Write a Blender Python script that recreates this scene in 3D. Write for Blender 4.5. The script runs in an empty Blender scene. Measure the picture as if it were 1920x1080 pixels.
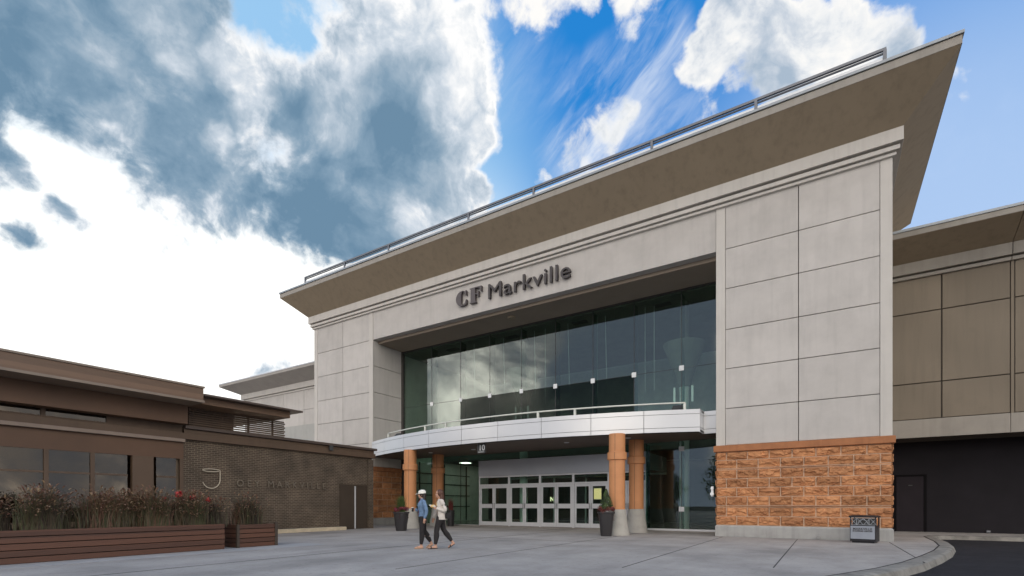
import bpy, bmesh, math, random
from mathutils import Vector, Matrix, noise
random.seed(7)
R = math.radians
scene = bpy.context.scene
COL = scene.collection

# ------------------------------------------------------------------ camera
EYE = 1.25
YAW = R(32.486)
cam_d = bpy.data.cameras.new('camera')
cam = bpy.data.objects.new('camera', cam_d)
COL.objects.link(cam)
cam.location = (0, 0, EYE)
cam.rotation_euler = (R(90), 0, YAW)
cam_d.sensor_fit = 'HORIZONTAL'
cam_d.sensor_width = 36.0
cam_d.lens = 936.0 / 1920 * 36
cam_d.shift_y = 407.0 / 1920
cam_d.clip_start = 0.05
cam_d.clip_end = 3000
scene.camera = cam
scene.view_settings.view_transform = 'Standard'
scene.view_settings.look = 'None'
scene.view_settings.exposure = 0.0
scene.view_settings.gamma = 1.0

# ------------------------------------------------------------------ sky
CW, SW = math.cos(YAW), math.sin(YAW)
def toward(u, v):
    """world direction of a sky point, given as horizontal / vertical tangent from the view axis (in 1/936)"""
    a, b = u - 960, 947 - v
    return Vector((CW*a - SW*936, SW*a + CW*936, b)).normalized()
SUN = toward(330, 700)
sun_el = math.asin(SUN.z)
sun_az = math.atan2(SUN.x, SUN.y)          # clockwise from +Y

world = bpy.data.worlds.new('World')
scene.world = world
world.use_nodes = True
nt = world.node_tree
for n in list(nt.nodes): nt.nodes.remove(n)
N = nt.nodes.new
LK = nt.links.new
def vmath(op, a, b=None):
    n = N('ShaderNodeVectorMath'); n.operation = op
    for i, x in enumerate((a, b)):
        if x is None: continue
        if isinstance(x, (tuple, list, Vector)): n.inputs[i].default_value = tuple(x)
        else: LK(x, n.inputs[i])
    return n.outputs['Value'] if op in ('DOT_PRODUCT', 'LENGTH') else n.outputs['Vector']
def m(op, a, b=None, c=None, clamp=False):
    n = N('ShaderNodeMath'); n.operation = op; n.use_clamp = clamp
    for i, x in enumerate((a, b, c)):
        if x is None: continue
        if isinstance(x, (int, float)): n.inputs[i].default_value = x
        else: LK(x, n.inputs[i])
    return n.outputs[0]
def ramp(x, a, b, lo=0.0, hi=1.0, smooth=True):
    n = N('ShaderNodeMapRange'); n.interpolation_type = 'SMOOTHSTEP' if smooth else 'LINEAR'
    LK(x, n.inputs['Value'])
    for k, v in (('From Min', a), ('From Max', b), ('To Min', lo), ('To Max', hi)): n.inputs[k].default_value = v
    return n.outputs['Result']
def mixc(f, a, b):
    n = N('ShaderNodeMix'); n.data_type = 'RGBA'
    for s, x in (('Factor', f), ('A', a), ('B', b)):
        if s == 'Factor':
            if isinstance(x, (int, float)): n.inputs[0].default_value = x
            else: LK(x, n.inputs[0])
        else:
            k = 6 if s == 'A' else 7
            if isinstance(x, tuple): n.inputs[k].default_value = (*x, 1)
            else: LK(x, n.inputs[k])
    return n.outputs[2]
def noise_n(vec, scale, detail=8, rough=0.55, dist=0.0, color=False):
    n = N('ShaderNodeTexNoise'); n.inputs['Scale'].default_value = scale
    n.inputs['Detail'].default_value = detail; n.inputs['Roughness'].default_value = rough
    n.inputs['Distortion'].default_value = dist
    LK(vec, n.inputs['Vector'])
    return n.outputs['Color'] if color else n.outputs['Fac']
tc = N('ShaderNodeTexCoord')
D = tc.outputs['Generated']
sky = N('ShaderNodeTexSky'); sky.sky_type = 'NISHITA'; sky.sun_disc = False
sky.sun_elevation = sun_el; sky.sun_rotation = sun_az
sky.air_density = 1.0; sky.dust_density = 0.4; sky.ozone_density = 3.0
# warped direction: gives the cloud banks their ragged edges
def warp(vec, sc, amt, detail=6):
    c = noise_n(vec, sc, detail, 0.6, color=True)
    c = vmath('SUBTRACT', c, (0.5, 0.5, 0.5))
    s = N('ShaderNodeVectorMath'); s.operation = 'SCALE'; LK(c, s.inputs[0]); s.inputs['Scale'].default_value = amt
    return vmath('ADD', vec, s.outputs[0])
W = vmath('NORMALIZE', warp(warp(D, 4.5, 0.11, 2), 11.0, 0.045, 4))
def bank(blobs, vec, inner=0.97, outer=2.4):
    """soft union of round cloud cells: (u, v, radius, weight)"""
    tot = None
    for u, v, r, w in blobs:
        d = toward(u, v)
        co = d.dot(toward(u + r, v)); co2 = d.dot(toward(u, v + r))
        c = (co + co2)/2
        x = ramp(vmath('DOT_PRODUCT', vec, d), c - (1-c)*outer, min(0.99999, c + (1-c)*inner), 0, w)
        tot = x if tot is None else m('MAXIMUM', tot, x)
    return tot
COVER = [(905,180,22,.9),(900,330,26,.9),(880,380,24,.9),(40,20,240,1),(250,70,260,1),(480,60,160,1),(420,190,190,1),(560,230,190,1),(740,160,160,1),(760,280,120,1),(180,170,140,1),(820,150,85,1),
         (330,250,120,1),(450,310,100,1),(560,370,85,1),(650,390,80,1),(740,360,85,1),(830,330,55,1),(850,60,40,1),(690,20,150,1),(850,240,60,1),(60,130,110,1),
         (20,315,62,.95),(60,330,30,.8),(120,425,34,.85),(150,445,24,.75),(40,455,38,.8),(20,470,30,.7),(306,368,14,.6),(480,690,50,.42)]
HOLES = [(520,30,60,.42),(590,-20,50,.40),(450,5,50,.30)]
CUMUL = [(1400,85,80,1),(1500,110,80,1),(1590,100,70,1),(1655,100,38,1),(1375,40,48,1),(1590,30,40,1),(1385,165,26,.9),(1450,20,55,1),(1330,110,45,1),(1550,60,60,1),
         (1130,262,44,1),(1165,235,30,.95),(1080,290,40,.95),(1025,330,26,.9),(1050,310,25,.9),(900,8,45,.8),(1010,0,50,.8),(1080,5,26,.7),(960,30,30,.7),
         (1190,-18,60,.85),(1790,182,30,.40),(1335,225,34,.45),(905,388,30,.55),(930,190,30,.42)]
BRITE = [(440,95,45,1),(400,80,35,1),(335,75,34,.8),(450,150,34,.7),(530,105,34,.8),(610,60,55,1),(640,130,60,1),(620,200,45,1),(600,150,40,.9),(720,30,80,.8),
         (870,110,46,1),(840,190,40,1),(905,150,34,1),(900,250,34,1),(820,40,60,.85),(720,350,36,.8),(780,380,60,1),(840,380,60,1),(870,330,46,1),(860,270,40,.8),
         (560,10,24,.8),(230,215,30,.42),(460,215,26,.5),(545,262,34,.45),(690,320,50,.45),(300,-20,50,.7),(400,235,24,.5),(810,300,40,.5)]
cover = m('SUBTRACT', bank(COVER, W), m('MULTIPLY', bank(HOLES, W), 0.75))
cumul = bank(CUMUL, W)
brite = bank(BRITE, W, 0.95, 3.0)
n1 = noise_n(W, 6.0, 8, 0.58)
n2 = noise_n(D, 19, 6, 0.58, 0.3)
n3 = noise_n(W, 2.0, 8, 0.58)
n4 = noise_n(warp(D, 5.0, 0.12, 4), 3.3, 7, 0.50)
# the cirrus: streaks drawn out along one direction
ax = (toward(1270, 40) - toward(1060, 320)).normalized()
side = ax.cross(toward(1160, 180)).normalized()
sx = vmath('DOT_PRODUCT', D, ax); sy = vmath('DOT_PRODUCT', D, side)
cmb = N('ShaderNodeCombineXYZ'); LK(m('MULTIPLY', sx, 1.8), cmb.inputs[0]); LK(m('MULTIPLY', sy, 8.0), cmb.inputs[1])
cir_n = noise_n(warp(cmb.outputs[0], 1.1, 0.8, 4), 1.5, 9, 0.62)
cir_m = bank([(1240,70,50,1),(1200,120,60,1),(1150,180,70,1),(1100,250,80,1),(1190,300,90,.7),(1260,230,60,.55),(960,130,80,.25),(1060,190,60,.4)], D, .9, 1.6)
cirrus = m('MULTIPLY', ramp(cir_n, 0.36, 0.70), cir_m, clamp=True)
# directions behind the viewer and overhead: broken, sun-lit cloud
fwd = vmath('DOT_PRODUCT', D, (-SW, CW, 0.35))
behind = ramp(fwd, 0.30, -0.05)
bc_n = noise_n(W, 1.9, 9, 0.6)
rear = m('MULTIPLY', ramp(bc_n, 0.41, 0.58), behind)
raw_a = m('ADD', m('ADD', cover, m('MULTIPLY', m('SUBTRACT', n1, 0.5), 1.9)), m('MULTIPLY', m('SUBTRACT', n2, 0.5), 0.9))
dens_a = ramp(raw_a, 0.36, 0.74)
dens_b = ramp(m('ADD', m('ADD', cumul, m('MULTIPLY', m('SUBTRACT', n1, 0.5), 2.8)), m('MULTIPLY', m('SUBTRACT', n2, 0.5), 1.5)), 0.44, 0.92)
# brightness inside the big dark bank: billows, lit rims, soft shadow tones
def cramp(x, stops):
    n = N('ShaderNodeValToRGB'); LK(x, n.inputs[0]); e = n.color_ramp.elements
    e[0].position, e[0].color = stops[0][0], (*stops[0][1], 1)
    e[1].position, e[1].color = stops[-1][0], (*stops[-1][1], 1)
    for p_, c_ in stops[1:-1]: x_ = e.new(p_); x_.color = (*c_, 1)
    return n.outputs[0]
# billows: the same noise sampled a little nearer the sun tells which side of a billow is turned away
n1s = noise_n(vmath('ADD', W, tuple(toward(500, 700)*0.035)), 6.0, 8, 0.58)
n2s = noise_n(vmath('ADD', D, tuple(toward(500, 700)*0.010)), 19, 6, 0.58, 0.3)
relief = m('ADD', m('MULTIPLY', m('SUBTRACT', n1s, n1), 1.9), m('MULTIPLY', m('SUBTRACT', n2s, n2), 0.45))
n5 = noise_n(vmath('ADD', D, (3.1, 1.7, 0.4)), 2.2, 5, 0.5)
edge_l = ramp(raw_a, 1.0, 0.55)
val = m('ADD', m('MULTIPLY', brite, 0.52), m('MULTIPLY', edge_l, 0.34))
val = m('ADD', val, relief)
val = m('ADD', val, m('MULTIPLY', m('SUBTRACT', n4, 0.50), 0.95))
val = m('ADD', val, m('MULTIPLY', m('SUBTRACT', n5, 0.5), 1.1))
val = m('ADD', val, 0.20)
body_c = cramp(val, [(0.0, (0.15,0.265,0.385)), (0.25, (0.235,0.355,0.475)), (0.45, (0.37,0.475,0.58)), (0.68, (0.64,0.71,0.79)), (0.92, (1.0,1.0,1.0))])
valb = m('ADD', m('ADD', m('MULTIPLY', relief, 1.8), m('MULTIPLY', m('SUBTRACT', n4, 0.5), 1.7)), m('ADD', m('MULTIPLY', m('SUBTRACT', 1.0, cumul), 0.4), 0.60))
cum_c = cramp(valb, [(0.0, (0.40,0.50,0.62)), (0.35, (0.62,0.68,0.76)), (0.6, (0.86,0.88,0.90)), (0.85, (1.0,0.985,0.96))])
# glare round the sun
sd = vmath('DOT_PRODUCT', D, toward(300, 640))
glare = m('ADD', ramp(sd, 0.74, 0.965), m('MULTIPLY', m('SUBTRACT', n1, 0.5), 0.25))
base_c = vmath('MULTIPLY', sky.outputs[0], (0.045, 0.125, 0.20))
up = vmath('DOT_PRODUCT', D, toward(1080, -150))
anal = mixc(ramp(up, 0.66, 0.95), (0.17, 0.44, 0.83), (0.020, 0.245, 0.69))
base_c = mixc(0.9, base_c, anal)
base_c = mixc(ramp(vmath('DOT_PRODUCT', D, toward(1700, 600)), 0.88, 0.995, 0, 0.85), base_c, (0.62, 0.75, 0.93))
base_c = mixc(ramp(vmath('DOT_PRODUCT', D, toward(1900, 150)), 0.90, 0.99, 0, 0.35), base_c, (0.20, 0.42, 0.86))
horizon_white = ramp(vmath('DOT_PRODUCT', D, (0, 0, 1)), 0.42, 0.02, 0, 0.75)
base_c = mixc(horizon_white, base_c, (0.78, 0.85, 0.95))
up2 = ramp(vmath('DOT_PRODUCT', D, (0, 0, 1)), 0.44, 0.60, 1.0, 0.0)
glow_c = mixc(m('MULTIPLY', glare, up2, clamp=True), mixc(ramp(sd, 0.70, 0.86, 0, 0.75), base_c, (0.42, 0.70, 0.95)), (1.30, 1.30, 1.26))
c = mixc(m('MULTIPLY', cirrus, 0.85), glow_c, (0.86, 0.92, 1.0))
c = mixc(dens_b, c, cum_c)
c = mixc(dens_a, c, body_c)
REAR_C = mixc(ramp(noise_n(D, 4.0, 8, 0.6, 0.5), 0.44, 0.66), (1.08, 1.06, 1.06), (7.2, 6.6, 5.8))
c = mixc(behind, c, mixc(rear, (0.56, 0.66, 0.86), REAR_C))
bg = N('ShaderNodeBackground'); LK(c, bg.inputs['Color']); bg.inputs['Strength'].default_value = 1.0
wo = N('ShaderNodeOutputWorld'); LK(bg.outputs[0], wo.inputs['Surface'])
world.cycles.sampling_method = 'MANUAL'; world.cycles.sample_map_resolution = 1024

# ------------------------------------------------------------------ sun
sl = bpy.data.lights.new('sun', 'SUN'); sl.energy = 3.0; sl.angle = R(0.5); sl.color = (1.0, 0.86, 0.68)
so = bpy.data.objects.new('sun', sl); COL.objects.link(so)
so.rotation_euler = (-SUN).to_track_quat('-Z', 'Y').to_euler()
so.location = (-60, 60, 60)

# ------------------------------------------------------------------ material helpers
def rgb(r, g, b):
    """display 0-255 -> linear"""
    f = lambda x: (x/255/12.92) if x/255 <= .04045 else ((x/255+.055)/1.055)**2.4
    return (f(r), f(g), f(b))
MATS = {}
def mat(name, col, rough=0.6, metal=0.0, var=0.12, scale=1.5, bump=0.0, bscale=40, streak=0.0, fine=0.0, island=0.0, spec=0.5, col2=None, stain=0.0, stain_scale=0.6):
    if name in MATS: return MATS[name]
    M = bpy.data.materials.new(name); M.use_nodes = True; MATS[name] = M
    t = M.node_tree; b = t.nodes['Principled BSDF']
    b.inputs['Roughness'].default_value = rough; b.inputs['Metallic'].default_value = metal
    b.inputs['Specular IOR Level'].default_value = spec
    co = t.nodes.new('ShaderNodeTexCoord')
    nz = t.nodes.new('ShaderNodeTexNoise'); nz.inputs['Scale'].default_value = scale; nz.inputs['Detail'].default_value = 8
    nz.inputs['Roughness'].default_value = 0.65
    t.links.new(co.outputs['Object'], nz.inputs['Vector'])
    mr = t.nodes.new('ShaderNodeMapRange'); mr.inputs['From Min'].default_value = .3; mr.inputs['From Max'].default_value = .7
    t.links.new(nz.outputs['Fac'], mr.inputs['Value'])
    mx = t.nodes.new('ShaderNodeMix'); mx.data_type = 'RGBA'
    c2 = col2 if col2 else tuple(x*(1+var) for x in col)
    c1 = col if col2 else tuple(x*(1-var) for x in col)
    mx.inputs[6].default_value = (*c1, 1); mx.inputs[7].default_value = (*c2, 1)
    t.links.new(mr.outputs[0], mx.inputs[0])
    out = mx.outputs[2]
    def extra(out, sc, lo, hi, amt, mapping):
        mp = t.nodes.new('ShaderNodeMapping'); mp.inputs['Scale'].default_value = mapping
        t.links.new(co.outputs['Object'], mp.inputs[0])
        n2 = t.nodes.new('ShaderNodeTexNoise'); n2.inputs['Scale'].default_value = sc; n2.inputs['Detail'].default_value = 7
        n2.inputs['Roughness'].default_value = 0.6
        t.links.new(mp.outputs[0], n2.inputs['Vector'])
        r2 = t.nodes.new('ShaderNodeMapRange'); r2.inputs['From Min'].default_value = lo; r2.inputs['From Max'].default_value = hi
        r2.inputs['To Min'].default_value = 1.0; r2.inputs['To Max'].default_value = 1.0 - amt
        t.links.new(n2.outputs['Fac'], r2.inputs['Value'])
        m2 = t.nodes.new('ShaderNodeMix'); m2.data_type = 'RGBA'; m2.blend_type = 'MULTIPLY'; m2.inputs[0].default_value = 1
        t.links.new(out, m2.inputs[6]); t.links.new(r2.outputs[0], m2.inputs[7])
        return m2.outputs[2]
    if streak: out = extra(out, 2.5, .48, .75, streak, (1.6, 1.6, 0.12))
    if stain: out = extra(out, stain_scale, .45, .7, stain, (1, 1, 1))
    if fine:
        out = extra(out, 9.0, .56, .74, fine, (1, 1, 1)); out = extra(out, 1.1, .42, .75, fine*.6, (1.0, .22, 1)); out = extra(out, 60, .35, .8, fine*.6, (1, 1, 1))
    if island:
        ge = t.nodes.new('ShaderNodeNewGeometry'); ir = t.nodes.new('ShaderNodeMapRange'); t.links.new(ge.outputs['Random Per Island'], ir.inputs[0])
        ir.inputs['To Min'].default_value = 1-island; ir.inputs['To Max'].default_value = 1+island
        m3 = t.nodes.new('ShaderNodeMix'); m3.data_type = 'RGBA'; m3.blend_type = 'MULTIPLY'; m3.inputs[0].default_value = 1
        t.links.new(out, m3.inputs[6]); t.links.new(ir.outputs[0], m3.inputs[7]); out = m3.outputs[2]
    t.links.new(out, b.inputs['Base Color'])
    if bump:
        n3 = t.nodes.new('ShaderNodeTexNoise'); n3.inputs['Scale'].default_value = bscale; n3.inputs['Detail'].default_value = 6
        t.links.new(co.outputs['Object'], n3.inputs['Vector'])
        bp = t.nodes.new('ShaderNodeBump'); bp.inputs['Strength'].default_value = bump; bp.inputs['Distance'].default_value = 0.02
        t.links.new(n3.outputs['Fac'], bp.inputs['Height']); t.links.new(bp.outputs[0], b.inputs['Normal'])
    return M
def glass(name, tint, ior=1.6, rough=0.0, refl=(0.95, 0.98, 1.0)):
    M = bpy.data.materials.new(name); M.use_nodes = True; t = M.node_tree
    for n in list(t.nodes): t.nodes.remove(n)
    o = t.nodes.new('ShaderNodeOutputMaterial'); mx = t.nodes.new('ShaderNodeMixShader')
    f0 = ((ior-1)/(ior+1))**2
    lw = t.nodes.new('ShaderNodeLayerWeight'); lw.inputs['Blend'].default_value = .5
    pw_ = t.nodes.new('ShaderNodeMath'); pw_.operation = 'POWER'; t.links.new(lw.outputs['Facing'], pw_.inputs[0]); pw_.inputs[1].default_value = 5
    fr = t.nodes.new('ShaderNodeMath'); fr.operation = 'MULTIPLY_ADD'; t.links.new(pw_.outputs[0], fr.inputs[0])
    fr.inputs[1].default_value = 1-f0; fr.inputs[2].default_value = f0
    tr = t.nodes.new('ShaderNodeBsdfTransparent'); tr.inputs['Color'].default_value = (*tint, 1)
    gl = t.nodes.new('ShaderNodeBsdfGlossy'); gl.inputs['Roughness'].default_value = rough; gl.inputs['Color'].default_value = (*refl, 1)
    # panes are never perfectly flat: a very slow bump
    co = t.nodes.new('ShaderNodeTexCoord'); nz = t.nodes.new('ShaderNodeTexNoise'); nz.inputs['Scale'].default_value = 0.9
    nz.inputs['Detail'].default_value = 1.0
    t.links.new(co.outputs['Object'], nz.inputs['Vector'])
    bp = t.nodes.new('ShaderNodeBump'); bp.inputs['Strength'].default_value = 0.05; bp.inputs['Distance'].default_value = 0.02
    t.links.new(nz.outputs['Fac'], bp.inputs['Height']); t.links.new(bp.outputs[0], gl.inputs['Normal'])
    t.links.new(fr.outputs[0], mx.inputs[0]); t.links.new(tr.outputs[0], mx.inputs[1]); t.links.new(gl.outputs[0], mx.inputs[2])
    t.links.new(mx.outputs[0], o.inputs['Surface'])
    return M
def emit(name, col, s):
    M = bpy.data.materials.new(name); M.use_nodes = True; b = M.node_tree.nodes['Principled BSDF']
    b.inputs['Base Color'].default_value = (*col, 1); b.inputs['Emission Color'].default_value = (*col, 1)
    b.inputs['Emission Strength'].default_value = s
    return M
def plank_mat(name, col, board, gap, axis='Z', vary=0.35, rough=0.55):
    """boards of height `board`: every board its own tone, with a long grain"""
    M = bpy.data.materials.new(name); M.use_nodes = True; t = M.node_tree; b = t.nodes['Principled BSDF']
    b.inputs['Roughness'].default_value = rough
    co = t.nodes.new('ShaderNodeTexCoord'); sp = t.nodes.new('ShaderNodeSeparateXYZ'); t.links.new(co.outputs['Object'], sp.inputs[0])
    dv = t.nodes.new('ShaderNodeMath'); dv.operation = 'DIVIDE'; t.links.new(sp.outputs[axis], dv.inputs[0]); dv.inputs[1].default_value = board
    fl = t.nodes.new('ShaderNodeMath'); fl.operation = 'FLOOR'; t.links.new(dv.outputs[0], fl.inputs[0])
    wn = t.nodes.new('ShaderNodeTexWhiteNoise'); wn.noise_dimensions = '1D'; t.links.new(fl.outputs[0], wn.inputs['W'])
    mp = t.nodes.new('ShaderNodeMapping'); mp.inputs['Scale'].default_value = (1.2, 1.2, 30) if axis == 'Z' else (30, 1.2, 1.2)
    t.links.new(co.outputs['Object'], mp.inputs[0])
    nz = t.nodes.new('ShaderNodeTexNoise'); nz.inputs['Scale'].default_value = 1.5; nz.inputs['Detail'].default_value = 6
    t.links.new(mp.outputs[0], nz.inputs['Vector'])
    ad = t.nodes.new('ShaderNodeMath'); ad.operation = 'MULTIPLY_ADD'; t.links.new(wn.outputs[0], ad.inputs[0]); ad.inputs[1].default_value = 0.6
    ml = t.nodes.new('ShaderNodeMath'); ml.operation = 'MULTIPLY'; t.links.new(nz.outputs[0], ml.inputs[0]); ml.inputs[1].default_value = 0.6
    t.links.new(ml.outputs[0], ad.inputs[2])
    mx = t.nodes.new('ShaderNodeMix'); mx.data_type = 'RGBA'; t.links.new(ad.outputs[0], mx.inputs[0])
    mx.inputs[6].default_value = (*[x*(1-vary) for x in col], 1); mx.inputs[7].default_value = (*[x*(1+vary) for x in col], 1)
    t.links.new(mx.outputs[2], b.inputs['Base Color'])
    return M
def brick_mat(name, c1, c2, mortar, w=0.215, h=0.075, gap=0.012, swap=True):
    M = bpy.data.materials.new(name); M.use_nodes = True; t = M.node_tree; b = t.nodes['Principled BSDF']
    b.inputs['Roughness'].default_value = 0.8
    co = t.nodes.new('ShaderNodeTexCoord'); sp = t.nodes.new('ShaderNodeSeparateXYZ'); t.links.new(co.outputs['Object'], sp.inputs[0])
    ad = t.nodes.new('ShaderNodeMath'); ad.operation = 'ADD'; t.links.new(sp.outputs['X'], ad.inputs[0]); t.links.new(sp.outputs['Y'], ad.inputs[1])
    cb = t.nodes.new('ShaderNodeCombineXYZ'); t.links.new(ad.outputs[0], cb.inputs[0]); t.links.new(sp.outputs['Z'], cb.inputs[1])
    br = t.nodes.new('ShaderNodeTexBrick'); t.links.new(cb.outputs[0], br.inputs['Vector'])
    br.inputs['Scale'].default_value = 1.0; br.inputs['Brick Width'].default_value = w; br.inputs['Row Height'].default_value = h
    br.inputs['Mortar Size'].default_value = gap; br.inputs['Mortar Smooth'].default_value = 0.2
    br.inputs['Color1'].default_value = (*c1, 1); br.inputs['Color2'].default_value = (*c2, 1); br.inputs['Mortar'].default_value = (*mortar, 1)
    nz = t.nodes.new('ShaderNodeTexNoise'); nz.inputs['Scale'].default_value = 1.3; nz.inputs['Detail'].default_value = 8
    t.links.new(co.outputs['Object'], nz.inputs['Vector'])
    mr = t.nodes.new('ShaderNodeMapRange'); t.links.new(nz.outputs[0], mr.inputs[0]); mr.inputs[1].default_value = .3; mr.inputs[2].default_value = .7
    mr.inputs[3].default_value = .6; mr.inputs[4].default_value = 1.25
    mx = t.nodes.new('ShaderNodeMix'); mx.data_type = 'RGBA'; mx.blend_type = 'MULTIPLY'; mx.inputs[0].default_value = 1
    t.links.new(br.outputs['Color'], mx.inputs[6]); t.links.new(mr.outputs[0], mx.inputs[7]); t.links.new(mx.outputs[2], b.inputs['Base Color'])
    bp = t.nodes.new('ShaderNodeBump'); bp.inputs['Strength'].default_value = .6; bp.inputs['Distance'].default_value = .01; bp.invert = True
    t.links.new(br.outputs['Fac'], bp.inputs['Height']); t.links.new(bp.outputs[0], b.inputs['Normal'])
    return M

# ------------------------------------------------------------------ mesh helpers
class MB:
    def __init__(s): s.v = []; s.f = []
    def add(s, vs, fs):
        o = len(s.v); s.v += [tuple(p) for p in vs]; s.f += [[i+o for i in f] for f in fs]; return s
    def box(s, x0, x1, y0, y1, z0, z1):
        return s.add([(x0,y0,z0),(x1,y0,z0),(x1,y1,z0),(x0,y1,z0),(x0,y0,z1),(x1,y0,z1),(x1,y1,z1),(x0,y1,z1)],
                     [[0,3,2,1],[4,5,6,7],[0,1,5,4],[1,2,6,5],[2,3,7,6],[3,0,4,7]])
    def bar(s, a, b, w, h, up=(0,0,1)):
        """square-section bar from a to b, w across, h along `up`"""
        a, b, up = Vector(a), Vector(b), Vector(up)
        d = (b-a).normalized(); r = d.cross(up).normalized(); n = r.cross(d)
        pts = [p + r*(w/2*i) + n*(h/2*j) for p in (a, b) for i, j in ((-1,-1),(1,-1),(1,1),(-1,1))]
        return s.add(pts, [[0,1,2,3],[7,6,5,4],[0,4,5,1],[1,5,6,2],[2,6,7,3],[3,7,4,0]])
    def tube(s, path, r, n=10, cap=True):
        path = [Vector(p) for p in path]; rs = r if isinstance(r, (list, tuple)) else [r]*len(path)
        rings = []
        for i, p in enumerate(path):
            d = (path[min(i+1, len(path)-1)] - path[max(i-1, 0)]).normalized()
            ref = Vector((0,0,1)) if abs(d.z) < .9 else Vector((1,0,0))
            a = d.cross(ref).normalized(); b = d.cross(a)
            rings.append([p + (a*math.cos(2*math.pi*k/n) + b*math.sin(2*math.pi*k/n))*rs[i] for k in range(n)])
        vs = [q for rg in rings for q in rg]; fs = []
        for i in range(len(path)-1):
            for k in range(n): fs.append([i*n+k, i*n+(k+1)%n, (i+1)*n+(k+1)%n, (i+1)*n+k])
        if cap: fs.append(list(range(n))[::-1]); fs.append([(len(path)-1)*n+k for k in range(n)])
        return s.add(vs, fs)
    def lathe(s, cx, cy, prof, n=32, sq=None):
        """prof: (radius, z) from bottom to top"""
        vs = []
        for r, z in prof:
            for k in range(n):
                a = 2*math.pi*k/n
                x, y = math.cos(a), math.sin(a)
                if sq: q = (abs(x)**sq + abs(y)**sq)**(-1/sq); x, y = x*q, y*q
                vs.append((cx + r*x, cy + r*y, z))
        fs = [[i*n+k, i*n+(k+1)%n, (i+1)*n+(k+1)%n, (i+1)*n+k] for i in range(len(prof)-1) for k in range(n)]
        fs.append(list(range(n))[::-1]); fs.append([(len(prof)-1)*n+k for k in range(n)])
        return s.add(vs, fs)
    def prism(s, poly, z0, z1):
        n = len(poly)
        return s.add([(x,y,z0) for x,y in poly] + [(x,y,z1) for x,y in poly],
                     [list(range(n))[::-1], [n+i for i in range(n)]] + [[i,(i+1)%n,n+(i+1)%n,n+i] for i in range(n)])
    def loft(s, rect, prof, caps=True):
        """rings round rect (x0,x1,y0,y1) at (offset, z)"""
        x0,x1,y0,y1 = rect; vs = []
        for o, z in prof: vs += [(x0-o,y0-o,z),(x1+o,y0-o,z),(x1+o,y1+o,z),(x0-o,y1+o,z)]
        fs = [[i*4+k, i*4+(k+1)%4, (i+1)*4+(k+1)%4, (i+1)*4+k] for i in range(len(prof)-1) for k in range(4)]
        if caps: fs += [[3,2,1,0], [(len(prof)-1)*4+k for k in range(4)]]
        return s.add(vs, fs)
def link(name, M, material, parent=None, smooth=False, bevel=0.0):
    me = bpy.data.meshes.new(name)
    me.from_pydata(M.v, [], M.f); me.update()
    bm = bmesh.new(); bm.from_mesh(me)
    bmesh.ops.recalc_face_normals(bm, faces=bm.faces)
    bm.to_mesh(me); bm.free()
    o = bpy.data.objects.new(name, me); COL.objects.link(o)
    if material: me.materials.append(material)
    if smooth:
        for p in me.polygons: p.use_smooth = True
    if bevel:
        md = o.modifiers.new('bevel', 'BEVEL'); md.width = bevel; md.segments = 2; md.limit_method = 'ANGLE'; md.angle_limit = R(40)
    if parent: setpar(o, parent)
    return o
def wmat(o):
    mt = o.matrix_basis.copy()
    return wmat(o.parent) @ o.matrix_parent_inverse @ mt if o.parent else mt
def setpar(o, parent):
    o.parent = parent; o.matrix_parent_inverse = wmat(parent).inverted()
def thing(name, label, cat, loc, group=None):
    o = bpy.data.objects.new(name, None); COL.objects.link(o); o.empty_display_size = .3
    o.location = loc; return tag(o, label, cat, group)
def tag(o, label=None, cat=None, group=None, kind=None):
    if label: o['label'] = label
    if cat: o['category'] = cat
    if group: o['group'] = group
    if kind: o['kind'] = kind
    return o
def smooth_by_angle(o, deg=35):
    for p in o.data.polygons: p.use_smooth = True
    md = o.modifiers.new('edges', 'EDGE_SPLIT'); md.split_angle = R(deg)

# ------------------------------------------------------------------ materials
CONC = mat('facade_panel', (0.515, 0.482, 0.448), .78, var=.05, scale=1.3, bump=.10, bscale=60, streak=.10, stain=.11, stain_scale=.8, island=.055)
CONC_L = mat('facade_trim', (0.555, 0.52, 0.475), .75, var=.05, scale=1.0, bump=.1, bscale=60, streak=.12)
SOFF = mat('overhang_render', (0.31, 0.245, 0.168), .85, var=.04, scale=.8, bump=.05, bscale=50, streak=.18, stain=.04)
WING = mat('wing_panel', (0.23, 0.19, 0.142), .8, var=.08, scale=1.2, bump=.12, bscale=60, streak=.12, stain=.15, island=.06)
WINGB = mat('wing_trim', (0.33, 0.30, 0.26), .8, var=.08, scale=1.2, bump=.1, streak=.15)
JOINT = mat('joint_shadow_gap', (0.07, 0.06, 0.05), .9)
ALU = mat('brushed_aluminium', (0.62, 0.625, 0.64), .42, metal=.25, var=.05, scale=3)
ALUP = mat('white_metal_panel', (0.62, 0.622, 0.63), .30, metal=.15, var=.03, scale=.6, spec=.6)
RAILM = mat('grey_rail_metal', (0.16, 0.165, 0.18), .45, metal=.5)
RAILW = mat('cream_rail_paint', (0.66, 0.67, 0.60), .4)
COPM = mat('coping_metal', (0.25, 0.27, 0.29), .4, metal=.5)
STONE = mat('rough_sandstone', (0.38, 0.158, 0.068), .9, var=.3, scale=2.4, bump=.6, bscale=14, col2=(0.62, 0.30, 0.135), stain=.3, stain_scale=5, island=.20)
STONEC = mat('sandstone_coping', (0.38, 0.155, 0.065), .85, var=.12, scale=3, bump=.3, bscale=30, streak=.2)
MORT = mat('pale_mortar', (0.66, 0.48, 0.35), .9)
PLINTH = mat('concrete_plinth', (0.40, 0.39, 0.37), .85, var=.14, scale=2, bump=.3, bscale=30, stain=.3, stain_scale=2, streak=.2)
COLM = mat('terracotta_column', (0.56, 0.25, 0.105), .6, var=.08, scale=1.5, bump=.05)
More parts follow.
